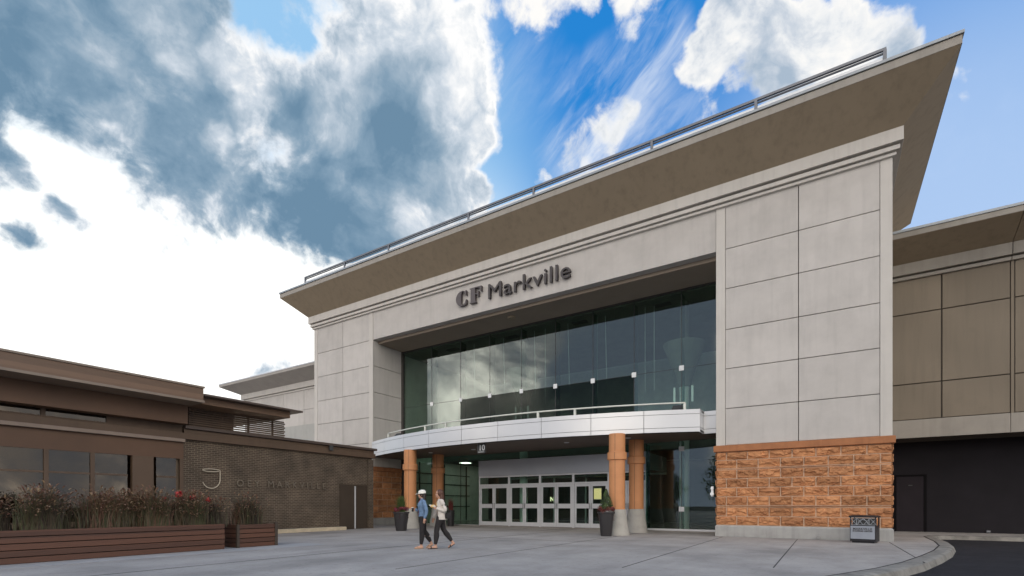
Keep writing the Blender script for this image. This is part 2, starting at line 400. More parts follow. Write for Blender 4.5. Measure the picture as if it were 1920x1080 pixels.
CBASE = mat('column_base_concrete', (0.42, 0.40, 0.36), .85, var=.16, scale=3, bump=.4, bscale=25, stain=.3, stain_scale=3)
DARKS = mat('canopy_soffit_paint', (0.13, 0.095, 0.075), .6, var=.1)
BLACKM = mat('dark_bronze_letter', (0.045, 0.036, 0.036), .45)
LETSIDE = mat('letter_face', (0.085, 0.07, 0.072), .5, var=.05)
INTW = mat('interior_wall', (0.62, 0.63, 0.58), .8)
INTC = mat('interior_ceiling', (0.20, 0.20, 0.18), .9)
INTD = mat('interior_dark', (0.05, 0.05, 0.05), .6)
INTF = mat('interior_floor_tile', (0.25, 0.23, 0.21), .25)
WHITE = mat('white_paint', (0.75, 0.76, 0.76), .4, var=.03)
GLU = glass('facade_glass', (0.72, 0.81, 0.76), 1.68)
GLD = glass('dark_facade_glass', (0.42, 0.48, 0.44), 1.24)
GLL = glass('entrance_glass', (0.74, 0.86, 0.80), 1.5)
GLF = glass('glass_fin', (0.45, 0.66, 0.58), 1.5)
GLJ = glass('restaurant_window_glass', (0.55, 0.47, 0.38), 1.75, refl=(1.0, .90, .76))  # warm reflection tint puts the sun flare's glow into the glass colour
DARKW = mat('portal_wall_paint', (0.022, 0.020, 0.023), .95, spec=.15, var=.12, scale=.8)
DARKD = mat('portal_door_paint', (0.024, 0.020, 0.024), .9, spec=.2, var=.1)
BRICK = brick_mat('dark_brick', (0.052, 0.036, 0.025), (0.085, 0.058, 0.040), (0.17, 0.135, 0.095))
JBR = mat('brown_fascia', (0.100, 0.062, 0.038), .6, var=.15, scale=.7, streak=.15)
JBR2 = mat('brown_header', (0.110, 0.058, 0.032), .6, var=.15, scale=.7)
JLT = mat('pale_ledge', (0.24, 0.185, 0.15), .6, var=.1)
JWOOD = plank_mat('roof_board', (0.15, 0.09, 0.055), .14, .01)
JDOOR = mat('brown_door_paint', (0.050, 0.036, 0.025), .5, var=.1)
PLANK = plank_mat('planter_board', (0.085, 0.034, 0.018), .135, .01, vary=.45)
CONCG = mat('pavement_concrete', (0.40, 0.368, 0.340), .85, var=.16, scale=.55, bump=.25, bscale=45, stain=.26, stain_scale=.45, fine=.35)
CONCB = mat('pavement_border_concrete', (0.37, 0.36, 0.355), .85, var=.07, scale=.8, bump=.2, bscale=45, stain=.1)
KERB = mat('kerb_concrete', (0.24, 0.225, 0.20), .85, var=.2, scale=2.5, bump=.5, bscale=22, stain=.45, stain_scale=2)
ASPH = mat('asphalt', (0.026, 0.025, 0.029), .95, spec=.2, var=.25, scale=2, bump=.6, bscale=90, stain=.2)
GROUT = mat('joint_dirt', (0.035, 0.033, 0.032), .95)

# ------------------------------------------------------------------ ground
link('ground', MB().box(-400, 400, -400, 400, -1.0, -0.155), ASPH); tag(bpy.data.objects['ground'], kind='structure')
inner = [(-4.6,-60),(-4.4,-8),(-3.6,-1),(-2.4,4.2),(-1.0,8.2),(0.03,10.55),(0.75,12.16),(1.32,13.75),(1.9,15.81),(2.41,17.85),(2.83,20.05),(3.04,22.4),(3.10,24.4),(3.18,25.8),(3.5,26.75),(4.3,27.1),(20,27.15)]
edge = []
for i, (x, y) in enumerate(inner):
    a = Vector(inner[max(i-1,0)]); b = Vector(inner[min(i+1,len(inner)-1)]); d = (b-a).normalized()
    edge.append((x + d.y*.40, y - d.x*.40))
# the camera stands on the same pavement: it reaches far to the left and behind
pave = inner + [(20,30.2),(-60,30.2),(-60,-60)]
p = link('pavement', MB().prism(pave, -0.16, 0.0), CONCG); tag(p, kind='structure')
edge2, inn2 = edge, inner
kb = MB(); q = []
for i in range(len(edge2)):
    # rounded kerb: outer foot, outer shoulder, crown, groove
    (ex,ey),(ix,iy) = edge2[i], inn2[i]
    q += [(ex,ey,-.16),(ex+(ix-ex)*.12,ey+(iy-ey)*.12,-.02),(ex+(ix-ex)*.3,ey+(iy-ey)*.3,.006),(ex+(ix-ex)*.93,ey+(iy-ey)*.93,.006),(ex+(ix-ex)*.95,ey+(iy-ey)*.95,-.16)]
kb.add(q, [[i*5+k,(i+1)*5+k,(i+1)*5+k+1,i*5+k+1] for i in range(len(edge2)-1) for k in range(4)])
tag(link('kerb', kb, KERB), kind='structure')
# slab joints, sawn into the concrete
jn = MB()
for x, ya, yb in ((-1.0,11.2,21.0),(-3.55,9.6,21.0),(-7.2,7.0,23.0),(-11.0,-20,23.0),(1.68,13.9,20.9)):
    jn.bar((x+.05,ya,.001),(x,yb,.001),.022,.006)
for ya in (15.6,):
    jn.bar((-14.0,ya-.1,.001),(-7.2,ya,.001),.014,.006)
jn.bar((-14.0,-5,.001),(-13.55,10.2,.001),.016,.006)
for i in range(2,len(inner)-1):
    a, b = inner[i], inner[i+1]; jn.bar((a[0]-.0,a[1],.002),(b[0],b[1],.002),.02,.008)
tag(link('pavement_joints', jn, GROUT), kind='structure')
bd = MB().prism([(-14.6,-10),(-13.9,-10),(-13.45,10.2),(-14.6,10.2)], .001, .005)
tag(link('path', bd, CONCB), kind='structure')

# ------------------------------------------------------------------ the mall's entrance block
X0, X1, YF, YB = -29.4, 1.8, 21.3, 29.6        # footprint
RX0, RX1 = -23.7, -3.85                        # recess between the towers
YG = 23.75                                     # glass line
mall = thing('shopping_mall', 'tall pale concrete entrance block with flared roof, glass front and curved white canopy', 'building', (-13.8, YF, 0))
JZ = [3.62, 5.08, 6.66, 8.22, 9.84, 11.42, 13.12]
def panels(mb, a0, a1, z0, z1, put, gap=.022):
    put(mb, a0+gap/2, a1-gap/2, z0+gap/2, z1-gap/2)
def tower(x0, x1, inner_right):
    """one of the two flanking towers; inner_right: recess lies to its right"""
    core = MB().box(x0+.08, x1-.08, YF+.08, YB, 0, 13.12)
    t = link('tower', core, JOINT, mall)
    pn = MB(); tr = MB()
    pil = .34
    xm = x0 + (x1-x0)*.508
    for xa, xb in ((x0+pil, xm), (xm, x1-pil)):
        for k in range(6):
            panels(pn, xa, xb, JZ[k], JZ[k+1], lambda mb,a,b,c,d: mb.box(a,b,YF,YF+.09,c,d), .026)
    o = link('wall_panel', pn, CONC, t, bevel=.008)
    for xa, xb in ((x0, x0+pil), (x1-pil, x1)):
        link('corner_pilaster', MB().box(xa+.0, xb, YF-.012, YF+.085, 3.62, 13.12), CONC_L, t, bevel=.008)
    # reveal on the recess side and the outer flank
    xr = x1 if inner_right else x0
    s = 1 if inner_right else -1; rv_ = MB()
    for k in range(6):
        ya, yb = YF+.10, YG+.4
        xa, xb = sorted((xr, xr - s*.09))
        rv_.box(xa, xb, ya, yb, JZ[k]+.013, JZ[k+1]-.013)
    link('reveal_panels', rv_, CONC_L, t, bevel=.008)
    xo = x0 if inner_right else x1
    xa, xb = sorted((xo, xo + s*.09))
    for k in range(6): tr.box(xa, xb, YF+.10, YB, JZ[k]+.013, JZ[k+1]-.013)
    link('flank_panels', tr, CONC_L, t, bevel=.008)
    
    # stone base
    st = MB(); mo = MB()
    mo.box(x0+.03, x1-.03, YF+.03, YB-.1, .45, 3.36)
    rows = [.46, .815, 1.17, 1.23, 1.585, 1.94, 2.295, 2.65, 2.70, 3.03, 3.35]
    thin = (2, 7)
    rnd = random.Random(3 if inner_right else 11)
    def rough(origin, du, L, z0, z1, nrm, flat=False, amp=1.0):
        nx = max(3, int(L/.035)); nz = max(2, int((z1-z0)/.030))
        if flat: nx = nz = 2
        sd = rnd.random()*100
        vs = []; g = .016
        tilt = rnd.uniform(-.25,.35); ridge = rnd.uniform(.3,.7)
        for j in range(nz+1):
            for i in range(nx+1):
                a = i/nx; b = j/nz
                e = min(a, 1-a)*L; e2 = min(b, 1-b)*(z1-z0)
                w = min(1, e/.028)*min(1, e2/.024)
                q = Vector((a*L*5+sd, b*(z1-z0)*7, sd))
                n = noise.fractal(q*1.6, .8, 2.2, 5)
                n2 = noise.noise(Vector((a*L*2.2+sd*2, b*1.6, 0)))
                cell = noise.cell(Vector((a*L*6.5+sd+n*.9, b*(z1-z0)*10+n2*1.5, sd)))
                brk = min(1, max(0, (.42 + .55*n2 + .30*n - b)*14))
                d = amp*w*(.062 + .018*n + .022*cell - .052*brk + .05*tilt*(b-.5))
                p = origin + du*(g + a*(L-2*g)) + Vector((0,0,z0+g*.8 + b*((z1-z0)-2*g*.8))) + nrm*max(.004, d + .008)
                vs.append(p)
        fs = [[j*(nx+1)+i, j*(nx+1)+i+1, (j+1)*(nx+1)+i+1, (j+1)*(nx+1)+i] for j in range(nz) for i in range(nx)]
        # skirt back to the wall
        n0 = len(vs)
        rim = [i for i in range(nx+1)] + [j*(nx+1)+nx for j in range(1,nz+1)] + [nz*(nx+1)+i for i in range(nx-1,-1,-1)] + [j*(nx+1) for j in range(nz-1,0,-1)]
        for r_ in rim: 
            w_ = vs[r_].copy(); w_ -= nrm*((w_-origin).dot(nrm)); vs.append(w_)
        k = len(rim)
        fs += [[rim[i], rim[(i+1)%k], n0+(i+1)%k, n0+i] for i in range(k)]
        st.add(vs, fs)
    def face(origin, du, L, nrm):
        for r in range(len(rows)-1):
            z0, z1 = rows[r], rows[r+1]
            if r in thin:
                rough(origin, du, L, z0, z1, nrm, flat=True); continue
            bl = .76; off = (.38 if r % 2 else 0)
            a = 0; first = True
            while a < L-.02:
                w = (bl - off) if first and off else bl
                first = False
                w *= 1
                b = min(L, a+w)
                if L-b < .16: b = L
                rough(origin + du*a, du, b-a, z0, z1, nrm, amp=1.0 if nrm.y else .45); a = b
    face(Vector((x0,YF+.02,0)), Vector((1,0,0)), x1-x0, Vector((0,-1,0)))
    if inner_right:
        face(Vector((x1,YF+.02,0)), Vector((0,1,0)), YG+.3-YF, Vector((1,0,0)))
    else:
        face(Vector((x0,YF+.02,0)), Vector((0,1,0)), YG+.0-YF, Vector((-1,0,0)))
    face(Vector((x1 if not inner_right else x0,YF+.02,0)), Vector((0,1,0)), 3.2, Vector((1 if not inner_right else -1,0,0)))
    link('stone_base', st, STONE, t)
    link('mortar_bed', mo, MORT, t)
    cp = MB()
    xa, xb = (x0, x1-.4) if inner_right else (x0+.4, x1)
    cp.loft((xa,xb,YG+.04,YB-.2), [(.03,3.352),(.085,3.375),(.085,3.60),(.04,3.62)])
    cp.loft((x0,x1,YF,YG-.09), [(.03,3.352),(.085,3.375),(.085,3.60),(.04,3.62)])
    link('stone_coping', cp, STONEC, t, bevel=.006)
    pl = MB().loft((xa,xb,YG+.0,YB-.2), [(.035,0),(.035,.40),(.0,.452)]).loft((x0,x1,YF,YG-.08), [(.035,0),(.035,.40),(.0,.452)])
    link('plinth', pl, PLINTH, t, bevel=.01)
    return t
tower(X0, RX0, True)
tower(RX1, X1, False)
# lintel over the recess
lt = MB().box(RX0+.012, RX1-.012, YF+.015, YF+.42, 11.42, 13.12)
link('lintel', lt, CONC, mall, bevel=.01)
rs = MB().box(RX0+.01, RX1-.01, YF+.42, YG+.02, 11.26, 11.5)
cs = link('recess_ceiling', rs, mat('recess_ceiling_render', (0.30,0.24,0.185), .85, var=.1, scale=.6, stain=.2), mall)
# ceiling fixture in the recess
link('ceiling_fitting', MB().lathe(-14.3, 22.4, [(.16,11.16),(.22,11.2),(.22,11.262)], 24), SOFF, cs)
# cornice and flared roof
rect = (X0, X1, YF, YB)
cn = MB()
cn.loft(rect, [(.02,13.08),(.10,13.10),(.10,13.20),(.05,13.20)])
cn.loft(rect, [(.04,13.195),(.05,13.225),(.19,13.235),(.19,13.38),(.10,13.38)])
cn.loft(rect, [(.05,13.375),(.08,13.43),(.28,13.45),(.28,13.90),(.1,13.93)])
link('cornice', cn, CONC_L, mall, bevel=.006)
ov = MB().loft(rect, [(.1,13.86),(.27,13.885),(1.52,15.03),(1.52,15.30),(1.3,15.31)])
roof = link('roof_overhang', ov, SOFF, mall)
fa = MB()
fa.loft(rect, [(1.50,15.032),(1.535,15.036),(1.535,15.285),(1.50,15.30)])
link('roof_fascia', fa, WINGB, roof)
link('coping', MB().loft(rect, [(1.50,15.302),(1.58,15.31),(1.58,15.40),(1.2,15.43)]), COPM, roof)
# roof edge railing
rr = MB(); ry = 19.84
rr.bar((-28.36,ry,15.80),(1.52,ry,15.80),.08,.09); rr.bar((-28.36,ry+.06,15.72),(1.52,ry+.06,15.72),.05,.05)
for x in (-28.31,-24.51,-20.8,-15.2,-11.45,-6.0,-2.24,1.48): rr.box(x-.05,x+.05,ry-.045,ry+.05,15.40,15.78)
link('roof_railing', rr, RAILM, mall, bevel=.006)
link('railing_curb', MB().box(-28.3,1.45,ry-.01,ry+.03,15.41,15.56), WHITE, mall)

# glass wall
FX = [RX0+.18, -21.1, -18.8, -16.65, -14.5, -12.37, -10.22, -8.06, -5.8, RX1-.0]
gw = link('curtain_wall', MB().box(RX0, RX0+.18, YG-.05, YG+.1, 0, 11.3).box(RX0+.18, RX1, YG-.04, YG+.05, 11.18, 11.27), mat('bronze_frame', (0.05,0.045,0.04), .5), mall)
ZM = 7.6
for i in range(9):
    a, b = FX[i]+.008, FX[i+1]-.008
    link('glass_pane', MB().box(a, b, YG, YG+.02, ZM+.008, 11.19), GLU, gw)
    link('glass_pane', MB().box(a, b, YG, YG+.02, 4.25, ZM-.008), GLD if 2 <= i <= 6 else GLU, gw)
for i in range(1, 9):
    x = FX[i]
    link('glass_fin', MB().box(x-.012, x+.012, YG+.03, YG+.55, 4.3, 11.18), GLF, gw)
    link('joint_seal', MB().box(x-.010, x+.010, YG-.004, YG+.028, 4.25, 11.18), INTD, gw)
    link('pane_bracket', MB().box(x-.11, x+.11, YG-.03, YG-.002, ZM-.12, ZM+.12).lathe(x-.06,YG-.03,[(.02,ZM-.07),(.02,ZM-.05)],8), WHITE, gw, bevel=.005)
link('horizontal_seal', MB().box(RX0+.18, RX1, YG-.002, YG+.024, ZM-.008, ZM+.008), INTD, gw)
rods = [( -18.35,.10),(-16.2,.1),(-14.1,.08),(-12.0,.1),(-9.85,.08),(-7.75,.0),(-7.3,.0),(-13.4,0),(-10.3,0)]
for x, s in rods:
    link('tension_rod', MB().tube([(x,YG+.75,11.1),(x+s,YG+.75,7.55 if s else 6.9)], .012, 6), WHITE, gw)
# interior
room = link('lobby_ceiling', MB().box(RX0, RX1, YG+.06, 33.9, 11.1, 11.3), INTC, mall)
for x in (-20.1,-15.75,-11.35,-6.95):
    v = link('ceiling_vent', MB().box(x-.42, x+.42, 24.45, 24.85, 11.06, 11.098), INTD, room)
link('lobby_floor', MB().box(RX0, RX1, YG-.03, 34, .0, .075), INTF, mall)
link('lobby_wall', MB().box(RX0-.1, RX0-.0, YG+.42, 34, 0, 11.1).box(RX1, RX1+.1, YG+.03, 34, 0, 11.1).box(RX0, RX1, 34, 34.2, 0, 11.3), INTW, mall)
link('gallery_floor', MB().box(RX0, RX1, 27.5, 34, 4.3, 4.9).box(RX0,RX1,27.5,27.6,4.9,5.9), INTD, mall)
for x in (-22.2,-19.6,-13.5,-10.5):  # left lamps are added to brighten the lobby behind the left glass
    for y in (28.6, 31.2):
        link('ceiling_fill_lamp', MB().box(x-.3,x+.3,y-.3,y+.3,4.27,4.298), emit('lobby_fill_lamp', (1,.95,.85), 5.0) if 'lobby_fill_lamp' not in bpy.data.materials else bpy.data.materials['lobby_fill_lamp'], mall)
for x in (-5.95, -15.05):
    cc = link('lobby_column', MB().lathe(x, 24.9, [(.23,.08),(.23,6.9),(.26,6.95)], 28), WHITE, mall, smooth=False)
    link('column_funnel', MB().lathe(x, 24.9, [(.26,6.96),(.32,7.1),(.55,7.9),(1.0,9.0),(1.0,9.05),(.2,9.1),(.2,11.08)], 28), INTC, cc)
    for s in (-.42,.42): link('column_lamp', MB().tube([(x+s,24.7,6.2),(x+s,24.7,6.95)], .05, 10), emit('pale_lamp', (.8,.85,.85), .25), cc)
# lower level glazing either side of the doors
DX0, DX1 = -17.42, -7.42
lo = link('storefront_glazing', MB().box(RX0+.18, DX0, YG-.02, YG+.06, 0.01, .09).box(DX1, RX1-.02, YG-.04, YG+.06, 0.05, .14), ALU, mall)
for a, b in ((RX0+.18,-21.1),(-21.1,-18.8),(-18.8,DX0)):
    link('glass_pane', MB().box(a+.01,b-.01,YG,YG+.02,.09,4.24), GLL, lo)
for a, b in ((DX1+.06,-5.8),(-5.8,RX1-.01)):
    link('glass_pane', MB().box(a+.01,b-.01,YG,YG+.02,.14,4.24), GLU, lo)
for x in (-21.1,-18.8,-5.8): link('joint_seal', MB().box(x-.012,x+.012,YG-.004,YG+.03,.12,4.24), INTD, lo)
for z in (3.75, .95): link('pane_bracket', MB().box(-5.92,-5.68,YG-.03,YG-.004,z,z+.22), ALU, lo)
for x in (-5.8,): link('glass_fin', MB().box(x-.012,x+.012,YG+.03,YG+.45,.12,4.24), GLF, lo)
link('glass_fin', MB().box(DX1+.02,DX1+.05,YG-.25,YG+.3,.1,4.15), GLF, lo)
# dark horizontal rails on the glazed side wall within
sw = MB()
for z in (1.15,1.95,2.75,3.45): sw.box(RX0+.0, RX0+.06, YG+.5, 31, z-.03, z+.03)
for y in (25.4,28.0,30.6): sw.box(RX0, RX0+.07, y-.04, y+.04, .1, 4.2)
link('side_glazing_rail', sw, INTD, mall)
# vestibule and doors
vest = link('vestibule_box', MB().box(DX0, DX1, YG+.03, YG+3.4, 3.70, 3.80).box(DX1-.06,DX1,YG+.03,YG+3.4,3.0,3.70), mat('vestibule_panel', (.30,.31,.33), .5), mall)
link('header_panel', MB().box(DX0, DX1, YG-.05, YG+.03, 2.93, 3.83), mat('header_metal', (0.40,0.42,0.46), .35, metal=.3, var=.04), vest, bevel=.006)
tg = MB()
link('glass_pane', MB().box(DX0, DX1, YG, YG+.02, 3.84, 4.24), GLL, vest)
units = [(-17.36,-15.33),(-15.27,-13.33),(-13.27,-11.34),(-11.28,-9.38),(-9.32,-7.46)]
fr = MB()
for k, (a, b) in enumerate(units):
    for x in (a, b): fr.box(x-.035, x+.035, YG-.05, YG+.08, .06, 2.92)
    fr.box(a+.035, b-.035, YG-.045, YG+.07, 2.84, 2.918); fr.box(a+.035, b-.035, YG-.045, YG+.07, 2.36, 2.45)
link('door_frame', fr, ALU, vest, bevel=.004)
link('threshold', MB().box(DX0,DX1,YG-.02,YG+.1,.001,.07), JOINT, vest)
for k, (a, b) in enumerate(units):
    link('transom_pane', MB().box(a+.036,b-.036,YG+.0,YG+.02,2.452,2.838), GLL, vest)
    mid = (a+b)/2
    for s, (p0, p1) in enumerate(((a+.04, mid-.006), (mid+.006, b-.04))):
        d = MB(); y0, y1 = YG-.02, YG+.03; st = .105
        d.box(p0,p0+st,y0,y1,.085,2.355); d.box(p1-st,p1,y0,y1,.085,2.355)
        for z0, z1 in ((.085,.30),(1.08,1.32),(2.22,2.355)): d.box(p0+st,p1-st,y0,y1,z0,z1)
        dd = link('door', d, ALU, vest, bevel=.003)
        link('door_glass', MB().box(p0+st,p1-st,YG,YG+.012,.302,1.078).box(p0+st,p1-st,YG,YG+.012,1.322,2.218), GLL, dd)
        hx = p1-.05 if s == 0 else p0+.05
        link('door_handle', MB().tube([(hx,YG-.02,1.05),(hx,YG-.08,1.07),(hx,YG-.08,1.33),(hx,YG-.02,1.35)], .011, 8), INTD, dd)
# things glimpsed in the lobby: inner doors, lit shop front
ins = MB()
for x in (-16.3,-14.2,-12.1,-10.0): ins.box(x-.04,x+.04,YG+3.3,YG+3.4,.08,2.9)
ins.box(DX0,DX1,YG+3.28,YG+3.42,2.9,3.0)
link('inner_door_frame', ins, ALU, vest)
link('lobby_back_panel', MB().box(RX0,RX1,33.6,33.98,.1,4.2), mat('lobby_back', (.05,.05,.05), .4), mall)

# canopy
AC, AR, AY = -13.75, 24.5, 19.10
def arc(x, inset=0.0): return AY + AR - math.sqrt(AR*AR - (x-AC)**2) + inset
CX0, CX1 = RX0, -4.40
JX = [CX0, -21.85, -19.62, -17.42, -15.1, -12.95, -10.75, -8.55, -6.45, CX1]
CZ = [4.20, 4.385, 4.93, 5.12]
cf = MB(); cj = MB()
def strip(mb, xa, xb, z0, z1, off0, off1, n=6):
    xs = [xa + (xb-xa)*i/n for i in range(n+1)]
    vs = []
    for x in xs:
        nx, ny = (x-AC)/AR, -math.sqrt(max(0,1-((x-AC)/AR)**2))
        for o, z in ((off0,z0),(off0,z1),(off1,z1),(off1,z0)): vs.append((x - 0*nx, arc(x)+o, z))
    fs = [[i*4+k,(i+1)*4+k,(i+1)*4+(k+1)%4,i*4+(k+1)%4] for i in range(n) for k in range(4)] + [[0,1,2,3],[n*4+3,n*4+2,n*4+1,n*4]]
    mb.add(vs, fs)
for i in range(9):
    for k in range(3): strip(cf, JX[i]+.011, JX[i+1]-.011, CZ[k]+.009, CZ[k+1]-.009, 0, .05)
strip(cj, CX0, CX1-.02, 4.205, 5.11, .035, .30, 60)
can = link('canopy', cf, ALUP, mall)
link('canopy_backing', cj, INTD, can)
link('canopy_return', MB().box(CX1-.05, CX1, arc(CX1)+.0, 21.72, 4.20, 4.376).box(CX1-.05, CX1, arc(CX1), 21.72, 4.394, 4.92).box(CX1-.05, CX1, arc(CX1), 21.72, 4.94, 5.12)
     .box(CX1+.002, RX1-.02, 21.68, 21.73, 4.20, 4.376).box(CX1+.002, RX1-.02, 21.68, 21.73, 4.394, 4.92).box(CX1+.002, RX1-.02, 21.68, 21.73, 4.94, 5.12), ALUP, can)
link('canopy_return_backing', MB().box(CX1, RX1-.02, 21.73, 22.0, 4.2, 5.11), INTD, can)
xs = [CX0 + (CX1-CX0)*i/60 for i in range(61)]
def slab(xs, z0, z1, inset):
    n = len(xs); vs = []
    for x in xs: vs += [(x,arc(x)+inset,z0),(x,YG-.06,z0),(x,YG-.06,z1),(x,arc(x)+inset,z1)]
    fs = [[i*4+k,i*4+(k+1)%4,(i+1)*4+(k+1)%4,(i+1)*4+k] for i in range(n-1) for k in range(4)] + [[3,2,1,0],[(n-1)*4+k for k in range(4)]]
    return MB().add(vs, fs)
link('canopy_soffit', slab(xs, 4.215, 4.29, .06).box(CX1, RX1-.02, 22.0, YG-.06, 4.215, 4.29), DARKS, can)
link('canopy_roof', slab(xs, 5.02, 5.09, .31), COPM, can)
rx = [-21.75 + (-4.98+21.75)*i/48 for i in range(49)]
rl = MB().tube([(x, arc(x)+.28, 5.43) for x in rx], .035, 8)
link('canopy_rail', rl, RAILW, can, smooth=True)
for x in (-21.75,-18.0,-16.4,-11.05,-9.35,-5.0):
    link('rail_post', MB().box(x-.045,x+.045,arc(x)+.24,arc(x)+.32,5.10,5.41), RAILW, can)
for x in (-21.1,-5.35): link('roof_lamp', MB().box(x-.2,x+.2,arc(x)+.5,arc(x)+.75,5.10,5.16).add([(x-.2,arc(x)+.45,5.2),(x+.2,arc(x)+.45,5.2),(x+.2,arc(x)+.7,5.42),(x-.2,arc(x)+.7,5.42),(x-.2,arc(x)+.75,5.2),(x+.2,arc(x)+.75,5.2)],[[0,1,2,3],[3,2,5,4],[0,3,4],[1,5,2],[0,4,5,1]]), INTD, can)
# soffit lights
for x in (-19,-16,-10.5,-7.5):
    link('soffit_downlight', MB().lathe(x,21.3,[(.11,4.19),(.13,4.214)],20), ALU, can)

# columns
for cx, cy in ((-19.11,19.78),(-19.54,22.55),(-7.50,19.95),(-7.48,22.35)):
    sh = MB().lathe(cx, cy, [(.33,1.07),(.33,1.775),(.322,1.78),(.322,1.79),(.33,1.795),(.33,2.46),(.322,2.465),(.322,2.475),(.33,2.48),(.33,3.12)], 36)
    sh.lathe(cx, cy, [(.33,3.121),(.40,3.14),(.40,3.44),(.33,3.47)], 36)
    sh.lathe(cx, cy, [(.335,3.471),(.335,4.213)], 36)
    c_ = link('column', sh, COLM, mall); smooth_by_angle(c_, 30)
    a = math.atan2(-cy, -cx) - .25
    seam = MB().bar((cx+.328*math.cos(a), cy+.328*math.sin(a), 1.07), (cx+.328*math.cos(a), cy+.328*math.sin(a), 3.12), .012, .012, (math.cos(a),math.sin(a),0))
    seam.bar((cx+.398*math.cos(a), cy+.398*math.sin(a), 3.15), (cx+.398*math.cos(a), cy+.398*math.sin(a), 3.43), .012, .012, (math.cos(a),math.sin(a),0))
    seam.bar((cx+.333*math.cos(a), cy+.333*math.sin(a), 3.48), (cx+.333*math.cos(a), cy+.333*math.sin(a), 4.2), .012, .012, (math.cos(a),math.sin(a),0))
    link('column_seam', seam, JOINT, c_)
    bs = link('column_base', MB().lathe(cx, cy, [(.52,.0),(.52,.03),(.50,.06),(.40,.75),(.365,1.02),(.345,1.068)], 36), CBASE, c_); smooth_by_angle(bs, 40)

# ------------------------------------------------------------------ side wings
def wing(label, x0, x1, yf, yb, zband, eave, mull, zj, base_z, edge_rect_extra):
    w = thing('mall_wing', label, 'building', ((x0+x1)/2, yf, 0))
    return w
rw = thing('mall_wing', 'lower taupe wing of the mall right of the entrance block above a dark portal', 'building', (8, 28.05, 0))
core = MB().box(1.9, 16, 28.12, 34, 4.21, 11.85)
rwb = link('wall_backing', core, JOINT, rw)
pn = MB()
for xa, xb in ((1.85,4.05),(4.07,6.20),(6.33,8.5),(8.52,11),(11.02,16)):
    for za, zb in ((5.02,6.58),(6.60,9.68),(9.70,11.2)): pn.box(xa+.015, xb-.015, 28.05, 28.125, za+.012, zb-.012)
pn.box(6.215,6.315,28.04,28.125,5.0,11.2)
link('wall_panel', pn, WING, rw, bevel=.008)
link('lower_band', MB().box(1.85,6.20,28.03,28.4,4.21,5.0).box(6.215,16,28.03,28.4,4.21,5.0), WINGB, rw, bevel=.006)
cr = (1.85-.0, 30, 28.05, 40)
cn2 = MB()
for xa, xb in ((1.83,6.21),(6.235,16)):
    cn2.box(xa,xb,27.93,28.2,11.19,11.33); cn2.box(xa,xb,27.80,28.2,11.38,11.86)
link('cornice', cn2, WINGB, rw, bevel=.006)
ovw = MB()
for xa, xb in ((1.83,6.21),(6.232,16)):
    ovw.add([(xa,27.81,11.86),(xb,27.81,11.86),(xb,26.42,12.42),(xa,26.42,12.42),(xa,26.42,12.66),(xb,26.42,12.66),(xb,34,12.66),(xa,34,12.66),(xb,34,11.86),(xa,34,11.86)],
        [[0,1,2,3],[3,2,5,4],[4,5,6,7],[7,6,8,9],[9,8,1,0],[0,3,4,7,9],[1,8,6,5,2]])
link('roof_overhang', ovw, SOFF, rw)
link('coping', MB().box(1.83,16,26.36,26.9,12.66,12.76), COPM, rw)
link('fascia', MB().box(1.83,6.21,26.395,26.418,12.43,12.65).box(6.232,16,26.395,26.418,12.43,12.65), WINGB, rw)
pt = MB().box(1.86, 16, 30.0, 30.2, -.1, 4.6); pt.box(1.86,16,28.42,30.0,4.22,4.5)
pw = link('portal_wall', pt, DARKW, rw)
df = MB().box(2.60,2.67,29.94,30.0,0,2.68).box(3.70,3.80,29.94,30.0,0,2.68).box(2.67,3.70,29.94,30.0,2.60,2.68)
dfo = link('door_frame', df, mat('portal_frame_paint', (.008,.007,.008), .9, spec=.1), rw)
dr = link('service_door', MB().box(2.68,3.69,29.955,29.998,.02,2.59), DARKD, rw, bevel=.004)
link('door_plate', MB().box(3.13,3.28,29.94,29.954,2.16,2.20), INTD, dr)
link('wall_hydrant_plate', MB().box(5.85,5.98,29.9,29.999,.04,.12), RAILM, rw)

lw = thing('mall_wing', 'lower pale wing of the mall behind the restaurant, left of the entrance block', 'building', (-38, 26.6, 0))
link('wall_backing', MB().box(-47.2, X0-.0, 26.68, 34, 0, 11.7), JOINT, lw)
pn = MB(); xs_ = [-47.28,-44.27,-41.13,-38.14,-35.1,-32.1,X0-.02]
for a, b in zip(xs_, xs_[1:]):
    for za, zb in ((1,4.8),(4.8,7.95),(7.95,9.45),(9.45,11.15)): pn.box(a+.015,b-.015,26.6,26.69,za+.012,zb-.012)
for za, zb in ((1,4.8),(4.8,7.95),(7.95,9.45),(9.45,11.15)): pn.box(-47.28,-47.2,26.7,34,za+.012,zb-.012)
link('wall_panel', pn, CONC, lw, bevel=.008)
lrect = (-47.3, X0-.3, 26.6, 36)
def half(mb, prof):
    """profile run along the front and the far flank only"""
    vs = []
    for o, z in prof: vs += [(X0-.01,26.6-o,z),(-47.3-o,26.6-o,z),(-47.3-o,36,z)]
    mb.add(vs, [[i*3+k,i*3+k+1,(i+1)*3+k+1,(i+1)*3+k] for i in range(len(prof)-1) for k in range(2)])
    return mb
cn3 = half(half(MB(), [(.0,11.13),(.10,11.14),(.10,11.26),(.0,11.27)]), [(.0,11.30),(.24,11.32),(.24,11.78),(.1,11.80)])
link('cornice', cn3, CONC_L, lw)
link('roof_overhang', half(MB(), [(.1,11.75),(.23,11.77),(1.58,12.42),(1.58,12.62),(.0,12.63),(-3,12.63)]), mat('wing_soffit', (0.36,0.33,0.30), .8, var=.08), lw)
link('coping', half(MB(), [(1.55,12.60),(1.62,12.62),(1.62,12.70),(1.2,12.71),(-3,12.72)]), ALU, lw)
